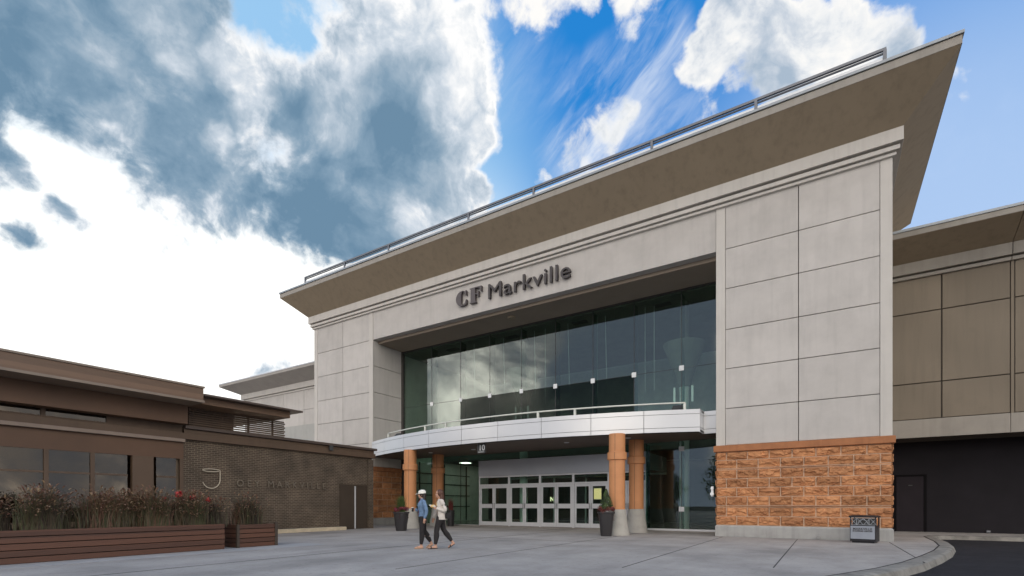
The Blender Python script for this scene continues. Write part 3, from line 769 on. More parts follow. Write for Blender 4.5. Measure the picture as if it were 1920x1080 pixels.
link('roof_screen', MB().box(-40.5, X0-.05, 25.6, 26.4, 5.2, 7.9), mat('grey_screen', (0.40,0.39,0.36), .8, var=.05, streak=.1), lw)

# ------------------------------------------------------------------ writing on the mall
def glyph(ch, size, depth):
    cu = bpy.data.curves.new('glyph', 'FONT'); cu.body = ch; cu.size = size; cu.extrude = depth/2
    return cu
def text_layout(txt, size, spacing=1.0):
    """(char, x offset) using the font's own widths"""
    out = []
    for i, ch in enumerate(txt):
        if ch == ' ': continue
        def width(s):
            cu = bpy.data.curves.new('g', 'FONT'); cu.body = s; cu.size = size; cu.space_character = spacing
            o = bpy.data.objects.new('g', cu); COL.objects.link(o)
            bpy.context.view_layer.update(); bb = [c[0] for c in o.bound_box]; r = (min(bb), max(bb))
            bpy.data.objects.remove(o); bpy.data.curves.remove(cu); return r
        out.append((ch, width(txt[:i+1])[1] - width(ch)[1]))
    return out
def letters(parent, txt, size, depth, place, material, spacing=1.0, offset=0.0, name='letter', sx=1.0):
    for ch, dx in text_layout(txt, size, spacing):
        cu = glyph(ch, size, depth); cu.offset = offset; cu.resolution_u = 6
        o = bpy.data.objects.new('g', cu); COL.objects.link(o); bpy.context.view_layer.update()
        me = bpy.data.meshes.new_from_object(o.evaluated_get(bpy.context.evaluated_depsgraph_get()))
        bpy.data.objects.remove(o)
        me.transform(Matrix.Diagonal((sx,1,1,1)) @ Matrix.Translation((dx,0,0)))
        me.transform(place)
        me.materials.clear(); me.materials.append(material)
        b = bpy.data.objects.new(name, me); COL.objects.link(b); setpar(b, parent)
def facing_front(x, y, z):    # text plane facing -Y
    return Matrix.Translation((x, y, z)) @ Matrix.Rotation(R(90), 4, 'X')
def facing_side(x, y, z):     # text plane facing +X, running along +Y
    return Matrix.Translation((x, y, z)) @ Matrix.Rotation(R(90), 4, 'Z') @ Matrix.Rotation(R(90), 4, 'X')
sg = thing('mall_sign', 'dark raised lettering reading CF Markville on the lintel above the glass', 'sign', (-13.7, YF, 11.9))
# the fat serif C and F
def poly_letter(polys, x, z, s, parent):
    mb = MB()
    for pl in polys:
        n = len(pl); y0, y1 = YF-.17, YF-.02
        mb.add([(x+a*s, y0, z+b*s) for a, b in pl] + [(x+a*s, y1, z+b*s) for a, b in pl],
               [list(range(n)), [n+i for i in range(n)][::-1]] + [[i, n+i, n+(i+1)%n, (i+1)%n] for i in range(n)])
    link('letter', mb, LETSIDE, parent)
oc = [(.5+.5*math.cos(t), .5+.5*math.sin(t)) for t in [R(90+180*i/16) for i in range(17)]]      # outer left half
ic = [(.52+.10*math.cos(t), .5+.46*math.sin(t)) for t in [R(270-180*i/12) for i in range(13)]]   # inner edge
C1 = [(x*1.0, y) for x, y in oc] + [(.60,.0),(.60,.05)] + ic + [(.60,.95),(.60,1.0)]
C2 = [(.60,1.0),(.60,.95),(.74,.86),(.80,.66),(.86,.66),(.86,.98),(.80,.98),(.77,.92)]
C3 = [(.60,0),(.60,.05),(.76,.14),(.84,.36),(.90,.36),(.88,.10),(.80,.02)]
poly_letter([C1,C2,C3], -17.05, 11.93, .80, sg)
F1 = [(.0,.0),(.52,.0),(.52,.05),(.44,.07),(.44,.93),(.44,1.0),(.0,1.0),(.0,.95),(.08,.93),(.08,.07),(.0,.05)]
F2 = [(.445,1.0),(.95,1.0),(.95,.66),(.89,.66),(.84,.84),(.70,.93),(.445,.95)]
F3 = [(.445,.54),(.60,.50),(.66,.36),(.72,.36),(.72,.70),(.66,.70),(.60,.585),(.445,.58)]
poly_letter([F1,F2,F3], -16.12, 11.93, .80, sg)
letters(sg, 'Markville', 1.09, .13, facing_front(-15.02, YF-.10, 11.93), BLACKM, spacing=1.04, offset=.0, sx=1.16)
nb = thing('entrance_number_sign', 'small black hanging plate with white number 10 under the canopy edge', 'sign', (-14.1, 19.45, 3.7))
link('sign_plate', MB().box(-14.36,-13.88,19.42,19.47,3.74,4.18), INTD, nb, bevel=.006)
link('sign_hanger', MB().box(-14.3,-14.26,19.43,19.46,4.18,4.22).box(-13.98,-13.94,19.43,19.46,4.18,4.22), INTD, nb)
letters(nb, '10', .38, .012, facing_front(-14.27,19.412,3.87), WHITE, offset=.0, name='digit')
link('sign_underline', MB().box(-14.29,-13.96,19.408,19.419,3.79,3.808), WHITE, nb)

# small fittings by the stone
hc = thing('wall_fitting', 'small white metal fitting on the glass edge beside the sandstone tower', 'fitting', (-4.0,21.5,1.6))
h = MB().tube([(-4.0,21.36,1.70),(-4.0,21.22,1.70)],.07,14); h.tube([(-4.0,21.36,1.92),(-4.0,21.24,1.92)],.055,14).box(-4.05,-3.96,21.33,21.40,1.6,2.0)
link('fitting_body', h, WHITE, hc)
pc = thing('ground_pipe_cap', 'stubby grey pipe cap at the foot of the plinth left of the litter bin', 'pipe', (-.35,21.1,0))
link('pipe_cap', MB().tube([(-.35,21.25,.07),(-.35,21.08,.07)],.075,14).tube([(-.35,21.08,.07),(-.35,21.04,.07)],.045,12), PLINTH, pc)

# ------------------------------------------------------------------ restaurant on the left
JX_ = -21.0
rest = thing('restaurant_building', 'low dark brown brick restaurant with flat overhanging roofs and tall windows', 'building', (-21, 8, 0))
wall = MB().box(-30, JX_, 9.40, 18.80, 0, 3.78)
bw = link('brick_wall', wall, BRICK, rest)
link('brick_return', MB().box(JX_-.0,JX_+.12,18.45,18.80,0,3.70), BRICK, rest)
link('fascia_band', MB().box(-30,JX_+.16,-12,18.92,3.78,4.02).box(-30,JX_+.10,9.4,18.86,4.02,4.18), JBR, rest, bevel=.01)
link('brick_course', MB().box(-30,JX_+.06,9.4,18.82,4.0,4.19), BRICK, rest)
link('coping', MB().box(-30,JX_+.22,9.4,18.98,4.19,4.31), mat('brown_coping',(0.075,0.052,0.042),.5), rest, bevel=.008)
link('downpipe', MB().box(JX_+.17,JX_+.26,15.9,16.1,3.95,4.19), INTD, rest)
# window bay
link('window_header', MB().box(-30,JX_+.05,-12,9.40,3.02,3.66), JBR2, rest)
link('window_ledge', MB().box(-30,JX_+.20,-12,9.40,3.66,3.78), JLT, rest, bevel=.006)
for y in (-9,-6,-3,0,2.7,4.05,5.42,6.60,9.34): link('window_post', MB().box(JX_-.06,JX_+.05,y-.06,y+.06,0,3.02), JBR, rest, bevel=.005)
link('pier', MB().box(JX_-.1,JX_+.10,7.72,8.38,0,3.02), JBR, rest, bevel=.005)
ys = [-9,-6,-3,0,2.7,4.05,5.42,6.60,7.66]
for a, b in list(zip(ys, ys[1:])) + [(8.44,9.22)]:
    w_ = link('window', MB().box(JX_-.04,JX_+.035,a+.06,b-.06,0,.70), JBR, rest)
    link('transom_bar', MB().box(JX_-.03,JX_+.03,a+.06,b-.06,2.28,2.34), JBR, w_)
    link('pane', MB().box(JX_-.01,JX_,a+.06,b-.06,2.34,3.02), GLJ, w_)
    link('pane', MB().box(JX_-.01,JX_,a+.06,b-.06,.70,2.28), GLJ, w_)
link('clerestory_frame', MB().box(JX_-.1,JX_-.02,-12,9.4,4.02,4.10).box(JX_-.1,JX_-.02,5.30,5.42,4.1,5.0).box(JX_-.1,JX_-.02,7.0,9.4,4.1,5.0).box(JX_-.1,JX_-.02,2.2,2.3,4.1,5.0), JBR, rest)
link('clerestory_pane', MB().box(JX_-.07,JX_-.06,-12,7.0,4.1,5.0), GLJ, rest)
link('clerestory_beam', MB().box(-21.6,JX_+.5,-12,9.35,4.32,5.02), JBR2, rest)
# inside
link('interior_back', MB().box(-27,-26.9,-12,9.35,0,5).box(-27,JX_-.12,9.2,9.38,0,5).box(-27,JX_-.12,-12,-11.9,0,5).box(-27,JX_-.12,-12,9.3,-.1,.02), mat('restaurant_interior',(0.16,0.12,0.085),.8), rest)
# roofs
r1 = link('upper_roof', MB().box(-30,-19.5,-12,9.43,5.10,5.56), JWOOD, rest, bevel=.01)
link('roof_edge', MB().box(-30,-19.46,-12,9.46,5.56,5.62).box(-30,-19.44,-12,9.44,5.02,5.10), mat('roof_trim',(0.22,0.17,0.13),.5), r1)
r2 = link('lower_roof', MB().box(-30,-19.9,9.47,13.2,5.05,5.30), JWOOD, rest, bevel=.01)
link('roof_edge', MB().box(-30,-19.5,9.47,13.55,5.30,5.37), mat('brown_coping',None), r2)
ss = MB()
for k in range(9):
    z = 4.34 + k*.085
    ss.bar((JX_-.02+.01*(k%2), 9.6, z),(JX_-.02, 13.62+.05*(k%2), z+random.uniform(-.006,.006)),.05,.058)
for y in (9.8,10.9,12.0,13.1): ss.box(JX_-.09,JX_-.05,y-.04,y+.04,4.31,5.05)
link('slatted_screen', ss, JBR, rest)
link('penthouse_wall', MB().box(-29,-22.6,-6,12.2,4.3,5.05), JBR, rest)
# double door in the brick
jd = MB().box(JX_+.002,JX_+.05,16.68,16.76,0,2.32).box(JX_+.002,JX_+.05,18.5,18.58,0,2.32).box(JX_+.002,JX_+.05,16.76,18.5,2.24,2.32)
jdf = link('door_frame', jd, JDOOR, rest)
for a, b in ((16.77,17.58),(17.66,18.49)):
    link('service_door', MB().box(JX_+.002,JX_+.04,a,b,.03,2.235), JDOOR, rest, bevel=.004)
link('door_astragal', MB().box(JX_+.03,JX_+.07,17.585,17.655,.02,2.235), ALU, rest)
tag(link('kerb_strip', MB().box(JX_+.14,JX_+.62,9.9,16.62,.0,.17), mat('pale_kerb',(0.50,0.42,0.30),.8,var=.2,scale=3,bump=.3), None, bevel=.02), kind='structure')

js = thing('restaurant_sign', 'thin wall lettering reading JOEY MARKVILLE with a large hooked J on dark brick', 'sign', (-20.95, 12.5, 2.1))
SIGN = mat('sign_metal', (0.17,0.14,0.105), .5, metal=.1)
SIGNJ = mat('sign_neon_tube', (0.50,0.44,0.34), .4)
cy_, cz_ = 10.40, 2.28
pth = []
for i in range(15):      # bowl of the J
    t = R(200 + 160*i/14); pth.append((JX_+.10, cy_+.34*math.cos(t), cz_+.0+.36*math.sin(t)))
for i in range(1,5): pth.append((JX_+.10, cy_+.34, cz_+ .30*i/4))
for i in range(13):      # loop to the left
    t = R(0 + 330*i/12); pth.append((JX_+.10, cy_-.0+.34*math.cos(t), cz_+.36+.055*math.sin(t)))
link('letter', MB().tube(pth,.018,8), SIGNJ, js, smooth=True)
link('mark', MB().tube([(JX_+.08,11.05,2.16),(JX_+.08,11.14,2.10),(JX_+.08,11.13,2.0)],.016,8), SIGN, js)
letters(js, 'OEY MARKVILLE', .40, .03, facing_side(JX_+.055, 11.42, 2.04), SIGN, spacing=1.62, sx=1.0)

# ------------------------------------------------------------------ planters with grasses
def planter(label, x0, x1, y0, y1, h, cap):
    t = thing('planter_box', label, 'planter', ((x0+x1)/2,(y0+y1)/2,0))
    mb = MB(); n = 5; bh = h/n
    for k in range(n):
        z0, z1 = k*bh+.012, (k+1)*bh-.006
        j = .006*((k*7)%3)
        mb.box(x1-.05,x1+j,y0,y1,z0,z1); mb.box(x0-j,x0+.05,y0,y1,z0,z1)
        mb.box(x0+.05,x1-.05,y0-j,y0+.05,z0,z1); mb.box(x0+.05,x1-.05,y1-.05,y1+j,z0,z1)
    link('planter_board', mb, PLANK, t, bevel=.005)
    if cap: link('corner_post', MB().box(x1-.06,x1+.03,y1-.06,y1+.03,0,h+.03).box(x1-.06,x1+.03,y0-.03,y0+.04,0,h), JDOOR, t)
    link('soil', MB().box(x0+.05,x1-.05,y0+.05,y1-.05,.02,h-.08), mat('soil',(.03,.022,.015),.95,bump=.8), t)
    return t
planter('long low planter box of reddish horizontal boards below the restaurant windows', -15.45,-14.45,-9,7.55,.72,False)
planter('short square planter box of dark boards at the end of the long planter', -15.5,-14.5,7.95,9.15,.68,True)
def leafmat(name, cols, rough=.6, trans=.25):
    M = bpy.data.materials.new(name); M.use_nodes = True; t = M.node_tree; b = t.nodes['Principled BSDF']
    oi = t.nodes.new('ShaderNodeAttribute'); oi.attribute_name = 'tone'
    cr_ = t.nodes.new('ShaderNodeValToRGB'); t.links.new(oi.outputs['Fac'], cr_.inputs[0])
    e = cr_.color_ramp.elements
    e[0].position = 0; e[0].color = (*cols[0],1); e[1].position = 1; e[1].color = (*cols[-1],1)
    for i, cc in enumerate(cols[1:-1]): x = e.new((i+1)/(len(cols)-1)); x.color = (*cc,1)
    t.links.new(cr_.outputs[0], b.inputs['Base Color']); b.inputs['Roughness'].default_value = rough
    return M
def tones(o, vals):
    at = o.data.attributes.new('tone', 'FLOAT', 'FACE')
    at.data.foreach_set('value', vals)
def link_raw(name, v, f, material, parent=None):
    me = bpy.data.meshes.new(name); me.from_pydata(v, [], f); me.update()
    o = bpy.data.objects.new(name, me); COL.objects.link(o); me.materials.append(material)
    if parent: setpar(o, parent)
    return o
GRASS = leafmat('fountain_grass', [(.022,.015,.009),(.055,.034,.016),(.050,.058,.018),(.105,.060,.030),(.16,.065,.045),(.36,.26,.15)])
def grass(x0,x1,y0,y1,z0,hgt,n,seed,heads):
    rn = random.Random(seed); v = []; f = []; tn = []
    def ribbon(pts, w, tone, taper=True):
        o = len(v); k = len(pts)
        for i, p in enumerate(pts):
            ww = w*(1-.85*i/(k-1)) if taper else w*(.35+.65*math.sin(math.pi*min(1,(i+.6)/k)))
            s_ = Vector((rn.uniform(-.4,.4),1,0)).normalized()*ww
            v.append(tuple(p-s_)); v.append(tuple(p+s_))
        for i in range(k-1): f.append((o+2*i,o+2*i+1,o+2*i+3,o+2*i+2)); tn.append(tone)
    clumps = [(rn.uniform(x0,x1), rn.uniform(y0,y1), rn.uniform(.75,1.1), rn.random()) for _ in range(int((y1-y0)*4.2))]
    for i in range(n):
        cx, cy, ch, ct = rn.choice(clumps)
        x, y = cx+rn.gauss(0,.10), cy+rn.gauss(0,.12)
        x = min(max(x,x0),x1)
        a = rn.uniform(0,2*math.pi); L = hgt*ch*rn.uniform(.55,1.15); bend = rn.uniform(.05,.38)*L
        d = Vector((math.cos(a),math.sin(a),0))
        head = i < heads
        k = 6; pts = []
        for j in range(k):
            s = j/(k-1); droop = (s**2.2)
            pts.append(Vector((x,y,z0)) + d*bend*droop + Vector((0,0,L*(s - .30*droop*(bend/L)*2))))
        tone = .55*ct + rn.uniform(0,.45) - .1
        ribbon(pts, rn.uniform(.005,.010), max(0,min(.7,tone)))
        if head:
            e = pts[-1]; dd = (pts[-1]-pts[-2]).normalized(); hp = []
            for j in range(5):
                s = j/4; hp.append(e + dd*(.16*s) + Vector((0,0,-.10*s*s)) + d*.03*s)
            ribbon(hp, .016, rn.uniform(.62,1.0), False)
            o = len(v)
            for j in range(5):
                ww = .016*(.4+.6*math.sin(math.pi*(j+.6)/5))
                v.append(tuple(hp[j]+Vector((ww,0,0)))); v.append(tuple(hp[j]-Vector((ww,0,0))))
            for j in range(4): f.append((o+2*j,o+2*j+1,o+2*j+3,o+2*j+2)); tn.append(rn.uniform(.6,1))
    o = link_raw('ornamental_grass', v, f, GRASS); tones(o, tn)
    return o
tag(grass(-15.3,-14.6,-3.0,7.5,.62,.98,15000,5,4200), 'dense purple brown fountain grass with drooping seed heads filling the long planter', 'grass', kind='stuff')
tag(grass(-15.4,-14.65,8.0,9.1,.58,.90,1700,9,260), 'tall brownish grass filling the short planter box at the end', 'grass', kind='stuff')
# red flowers among the grasses
rn = random.Random(4); v=[]; f=[]; tn=[]
def leafball(v, f, tn, c, r, n, sz, rn, squash=(1,1,1), shell=.55, t0=0, t1=1):
    for _ in range(n):
        d = Vector((rn.gauss(0,1),rn.gauss(0,1),rn.gauss(0,1))).normalized()
        rr_ = r*(shell+(1-shell)*rn.random())
        p = Vector(c) + Vector((d.x*squash[0],d.y*squash[1],d.z*squash[2]))*rr_
        nn = (d+Vector((rn.gauss(0,.6),rn.gauss(0,.6),rn.gauss(0,.6)))).normalized()
        a = nn.orthogonal().normalized(); b = nn.cross(a); s_ = sz*rn.uniform(.6,1.3)
        o = len(v)
        v += [tuple(p-a*s_), tuple(p-b*s_*.55), tuple(p+a*s_), tuple(p+b*s_*.55)]; f.append((o,o+1,o+2,o+3)); tn.append(rn.uniform(t0,t1))
RED = leafmat('red_blossom', [(.22,.008,.012),(.45,.02,.03),(.6,.06,.05)])
for y, z, r in ((6.55,1.55,.10),(6.9,1.46,.07),(7.3,1.40,.07),(6.2,1.42,.06)): leafball(v,f,tn,(-14.85,y,z),r,60,.03,rn)
fl = link_raw('red_flowers', v, f, RED); tones(fl, tn); tag(fl, 'few red blossoms rising above the planter grass near the brick wall', 'flowers')

# ------------------------------------------------------------------ pots with shrubs
POT = mat('charcoal_pot', (0.030,0.028,0.030), .45, var=.1)
GREEN = leafmat('shrub_leaf', [(.012,.022,.006),(.028,.05,.012),(.06,.10,.022),(.10,.15,.035)])
MAG = leafmat('magenta_flower', [(.03,.012,.014),(.13,.012,.03),(.26,.02,.06),(.42,.07,.11)])
MAG2 = leafmat('dusky_red_flower', [(.04,.018,.012),(.10,.03,.02),(.20,.02,.02),(.30,.10,.08)])
def pot(x, y, h, r0, r1, rot, label):
    t = thing('flower_pot', label, 'plant pot', (x,y,0))
    p_ = link('pot_body', MB().lathe(0,0,[(r0,.0),(r0+.01,.03),(r1-.02,h-.08),(r1+.015,h-.06),(r1+.015,h),(r1-.03,h),(r1-.04,h-.06)],40,sq=3.2), POT, t)
    p_.parent = None; p_.matrix_parent_inverse = Matrix.Identity(4)
    p_.parent = t; p_.rotation_euler = (0,0,rot); smooth_by_angle(p_, 40)
    s_ = link('pot_soil', MB().lathe(x,y,[(r1-.05,h-.09),(r1-.05,h-.05)],16), MATS['soil'], t)
    return t
pot(-7.62,19.05,.98,.21,.33,.35,'charcoal square tapered pot in front of the right pair of columns')
pot(-17.55,17.55,.92,.22,.34,.3,'charcoal tapered pot in front of the left pair of columns')
def cone_shrub(x,y,z0,h,r,n,seed,label,mat_=GREEN,hazy=False):
    rn = random.Random(seed); v=[]; f=[]; tn=[]
    for _ in range(n):
        s = rn.random()**1.35
        rr_ = r*(1-s)**.75*(.55+.5*rn.random())*(1.0 if s>.12 else .8)
        a = rn.uniform(0,2*math.pi)
        w_ = noise.noise(Vector((math.cos(a)*1.5,math.sin(a)*1.5,s*5+seed)))
        rr_ *= 1+.35*w_
        p = Vector((x+rr_*math.cos(a), y+rr_*math.sin(a), z0+s*h))
        nn = Vector((math.cos(a)+rn.gauss(0,.5),math.sin(a)+rn.gauss(0,.5),.5+rn.gauss(0,.4))).normalized()
        q_ = nn.orthogonal().normalized(); b = nn.cross(q_); sz = rn.uniform(.012,.026)
        o = len(v); v += [tuple(p-q_*sz),tuple(p-b*sz*.6),tuple(p+q_*sz),tuple(p+b*sz*.6)]; f.append((o,o+1,o+2,o+3))
        tn.append(min(1,max(0,rn.random()*.7+w_*.5+.1)))
    t = thing('conical_shrub', label, 'shrub', (x,y,z0))
    o = link_raw('foliage', v, f, mat_, t); tones(o, tn)
    link('stem', MB().tube([(x,y,z0-.1),(x+.01,y,z0+h*.8)],[.02,.006],6), mat('bark',(.06,.04,.028),.9), t)
cone_shrub(-7.62,19.05,1.10,.80,.30,4200,2,'dark green conical evergreen shrub rising from the right pot')
# flowers spilling over the rim
def flowers(x,y,z,r,n,seed,label,M_,trail):
    rn = random.Random(seed); v=[]; f=[]; tn=[]
    for k in range(16):
        a = 2*math.pi*k/16; rr_ = r*rn.uniform(.75,1.1)
        leafball(v,f,tn,(x+rr_*math.cos(a),y+rr_*math.sin(a),z+rn.uniform(-.05,.10)),rn.uniform(.07,.12),n,.022,rn)
    for k in range(trail):
        a = rn.uniform(0,2*math.pi)
        for j in range(6):
            leafball(v,f,tn,(x+(r+.04)*math.cos(a),y+(r+.04)*math.sin(a),z-.08*j),.035,10,.018,rn,t0=0,t1=.4)
    o = link_raw('trailing_flowers', v, f, M_); tones(o, tn); tag(o, label, 'flowers')
flowers(-7.62,19.05,1.05,.30,70,3,'dusky red bedding flowers spilling over the rim of the right pot',MAG2,7)
flowers(-17.55,17.55,1.02,.30,70,6,'bright magenta flowers spilling over the rim of the left pot',MAG,3)
# loose grassy shrub in the left pot
rn = random.Random(12); v=[]; f=[]; tn=[]
for i in range(900):
    a = rn.uniform(0,2*math.pi); L = rn.uniform(.35,.85); b_ = rn.uniform(.02,.25)
    base = Vector((-17.55+rn.gauss(0,.08),17.55+rn.gauss(0,.08),.88)); d = Vector((math.cos(a),math.sin(a),0)); o = len(v)
    for j in range(5):
        s = j/4; p = base+d*b_*s*s+Vector((0,0,L*s)); w_ = Vector((-d.y,d.x,0))*.006*(1-.8*s); v += [tuple(p-w_),tuple(p+w_)]
    for j in range(4): f.append((o+2*j,o+2*j+1,o+2*j+3,o+2*j+2)); tn.append(rn.uniform(.3,1))
lg = link_raw('feathery_grass_tuft', v, f, GREEN); tones(lg, tn); tag(lg, 'feathery green grass tuft standing up in the left pot', 'plant')
# pot standing close to the glass behind the women
tp = thing('tall_planter', 'tall slim dark planter with reedy plant against the glass beside the rear left column', 'planter', (-18.95,23.0,0))
link('planter_body', MB().lathe(-18.95,23.0,[(.16,0),(.2,.95),(.17,.95)],24,sq=4), POT, tp)
tw = thing('reedy_plant', 'dark reedy plant with reddish leaves in the slim planter by the glass', 'plant', (-18.95,23.0,.9))
v=[];f=[];tn=[]; rn=random.Random(8)
for i in range(220):
    a = rn.uniform(0,2*math.pi); L = rn.uniform(.3,.8); b_ = rn.uniform(.02,.2)
    base = Vector((-18.95+rn.gauss(0,.05),23.0+rn.gauss(0,.05),.9)); d = Vector((math.cos(a),math.sin(a),0)); o = len(v)
    for j in range(4):
        s = j/3; p = base+d*b_*s*s+Vector((0,0,L*s)); w_ = Vector((-d.y,d.x,0))*.012*(1-.8*s); v += [tuple(p-w_),tuple(p+w_)]
    for j in range(3): f.append((o+2*j,o+2*j+1,o+2*j+3,o+2*j+2)); tn.append(rn.uniform(0,.8))
o = link_raw('blades', v, f, MAG2, tw); tones(o, tn)

# ------------------------------------------------------------------ litter bin
bn = thing('litter_bin', 'dark square litter bin with grey lettered front panel before the sandstone tower', 'litter bin', (.98,20.35,0))
bn.rotation_euler = (0,0,R(-14))
BM = mat('bin_dark_metal', (.022,.021,.024), .4, metal=.3)
def local(o, parent): o.parent = parent; return o
bw_, bd_, bh_ = .36, .27, .88
b0 = MB().box(-bw_,bw_,-bd_,bd_,.05,.58)
for sx_ in (-1,1):
    for sy_ in (-1,1): b0.box(sx_*bw_-(.04 if sx_>0 else 0), sx_*bw_+(.04 if sx_<0 else 0), sy_*bd_-(.04 if sy_>0 else 0), sy_*bd_+(.04 if sy_<0 else 0), .58, .84)
b0.box(-bw_+.05,bw_-.05,-bd_+.04,bd_-.04,.0,.05)
local(link('bin_body', b0, BM, bevel=.008), bn)
local(link('bin_lid', MB().loft((-bw_,bw_,-bd_,bd_),[(.02,.84),(.03,.85),(.03,.885),(-.03,.91),(-.12,.915)]), BM, bevel=.006), bn)
local(link('bin_liner', MB().box(-bw_+.07,bw_-.07,-bd_+.07,bd_-.07,.55,.80), INTD), bn)
local(link('front_panel', MB().box(-bw_+.02,bw_-.03,-bd_-.02,-bd_-.001,.13,.56), mat('bin_panel_grey',(.30,.32,.36),.45,metal=.2), bevel=.005), bn)
ar = MB(); y = -bd_+.01
LT = mat('pale_lattice_metal',(.36,.38,.40),.4,metal=.3)
for x in (-.30,-.12,.06,.24):
    ar.bar((x-.04,y,.60),(x+.13,y,.81),.012,.012,(0,1,0)); ar.bar((x+.13,y-.004,.60),(x-.04,y-.004,.81),.012,.012,(0,1,0))
for x in (-.17,.17): ar.tube([(x,y-.012,.59),(x,y-.012,.80)],.011,8)
ar.tube([(.13*math.cos(R(t)),y-.012,.64+.13*math.sin(R(t))) for t in range(0,181,15)],.010,8)
ar.bar((-bw_+.03,y-.006,.60),(bw_-.03,y-.006,.60),.012,.014,(0,1,0)); ar.bar((-bw_+.03,y-.006,.82),(bw_-.03,y-.006,.82),.012,.014,(0,1,0))
local(link('lattice', ar, LT), bn)
def bin_text(txt, size, z, sp, nm='panel_lettering'):
    cu = glyph(txt, size, .006); cu.align_x = 'CENTER'; cu.space_character = sp; cu.offset = .0025
    o = bpy.data.objects.new('g', cu); COL.objects.link(o); bpy.context.view_layer.update()
    me = bpy.data.meshes.new_from_object(o.evaluated_get(bpy.context.evaluated_depsgraph_get())); bpy.data.objects.remove(o)
    me.transform(facing_front(-.005,-bd_-.023,z)); me.materials.clear(); me.materials.append(INTD)
    b = bpy.data.objects.new(nm, me); COL.objects.link(b); b.parent = bn
bin_text('MARKVILLE', .098, .43, 1.08)
bin_text('SHOPPING CENTRE', .062, .37, 1.0)

# ------------------------------------------------------------------ the two women
def ellip_loft(mb, rings, n=20, a0=0.0, a1=360.0, thick=0.0):
    """rings: (cx, cy, z, rx, ry); open shells get a thickness"""
    full = a1-a0 >= 359.9
    cnt = n if full else n+1
    vs = []
    lay = (0,) if not thick else (0, thick)
    for t_ in lay:
        for cx, cy, z, rx_, ry_ in rings:
            for k in range(cnt):
                a = R(a0 + (a1-a0)*k/n)
                vs.append((cx+(rx_+t_)*math.cos(a), cy+(ry_+t_)*math.sin(a), z))
    fs = []; m_ = len(rings)
    for L in range(len(lay)):
        o = L*m_*cnt
        for i in range(m_-1):
            for k in range(cnt if full else cnt-1):
                fs.append([o+i*cnt+k, o+i*cnt+(k+1)%cnt, o+(i+1)*cnt+(k+1)%cnt, o+(i+1)*cnt+k])
    if not thick:
        fs.append(list(range(cnt))[::-1]); fs.append([(m_-1)*cnt+k for k in range(cnt)])
    else:
        o = m_*cnt
        for k in range(cnt if full else cnt-1):
            fs.append([k,(k+1)%cnt,o+(k+1)%cnt,o+k]); fs.append([(m_-1)*cnt+k,(m_-1)*cnt+(k+1)%cnt,o+(m_-1)*cnt+(k+1)%cnt,o+(m_-1)*cnt+k])
        if not full:
            for i in range(m_-1):
                for k in (0, cnt-1): fs.append([i*cnt+k,(i+1)*cnt+k,o+(i+1)*cnt+k,o+i*cnt+k])
    mb.add(vs, fs); return mb
def ball(mb, c, r, sx_=1, sy_=1, sz_=1, n=12):
    rings = []
    for i in range(1, n):
        t = math.pi*i/n; rings.append((c[0], c[1], c[2]-r*sz_*math.cos(t), r*sx_*math.sin(t), r*sy_*math.sin(t)))
    return ellip_loft(mb, rings, 16)
def smoothpath(pts, rs, k=5):
    """Catmull-Rom through joints so limbs bend and taper softly"""
    P = [Vector(p) for p in pts]; out = []; ro = []
    for i in range(len(P)-1):
        p0 = P[max(i-1,0)]; p1 = P[i]; p2 = P[i+1]; p3 = P[min(i+2,len(P)-1)]
        for j in range(k):
            t = j/k
            q = 0.5*((2*p1)+(p2-p0)*t+(2*p0-5*p1+4*p2-p3)*t*t+(3*p1-p0-3*p2+p3)*t**3)
            out.append(q); ro.append(rs[i]+(rs[i+1]-rs[i])*t)
    out.append(P[-1]); ro.append(rs[-1]); return out, ro
def limb(mb, pts, rs, n=12, k=5):
    p, r_ = smoothpath(pts, rs, k); mb.tube(p, r_, n)
    ball(mb, p[0], rs[0]*.98, n=8); ball(mb, p[-1], rs[-1]*.98, n=8); return mb
def fuse(name, mb, material, parent, voxel=.010, sm=2):
    o = link(name, mb, material)
    md = o.modifiers.new('r', 'REMESH'); md.mode = 'VOXEL'; md.voxel_size = voxel
    if sm: s_ = o.modifiers.new('s', 'SMOOTH'); s_.iterations = sm; s_.factor = .5
    bpy.context.view_layer.update()
    me = bpy.data.meshes.new_from_object(o.evaluated_get(bpy.context.evaluated_depsgraph_get()))
    o.modifiers.clear(); o.data = me
    for p_ in me.polygons: p_.use_smooth = True
    o.parent = parent; return o
def hand(mb, wrist, d, palm, curl, side):
    """d: finger direction, palm: palm normal; side: +1/-1 where the thumb sits"""
    d = Vector(d).normalized(); pn_ = Vector(palm).normalized(); sd_ = d.cross(pn_).normalized()*side
    w = Vector(wrist)
    mb.tube([w, w+d*.035, w+d*.085], [.024,.033,.030], 10)
    for q in (-.8,.8): mb.tube([w+d*.01+sd_*.010*q, w+d*.085+sd_*.020*q],[.014,.015],8)
    for i, L in enumerate((.066,.076,.070,.054)):
        b = w + d*.080 + sd_*(.026-.0175*i); pth_ = [b]; dd = d.copy()
        for j, seg in enumerate((.45,.32,.23)):
            dd = (dd + pn_*curl*(.45+.35*j)).normalized(); pth_.append(pth_[-1]+dd*L*seg)
        mb.tube(pth_, [.0095,.009,.0085,.007], 8); ball(mb, pth_[-1], .007, n=6)
    t0 = w + d*.025 + sd_*.024
    t1 = t0 + (d*.6+sd_*.7+pn_*.15).normalized()*.035; t2 = t1 + (d*.9+sd_*.25+pn_*.35).normalized()*.030
    mb.tube([t0,t1,t2],[.013,.011,.009],8); ball(mb,t2,.009,n=6)
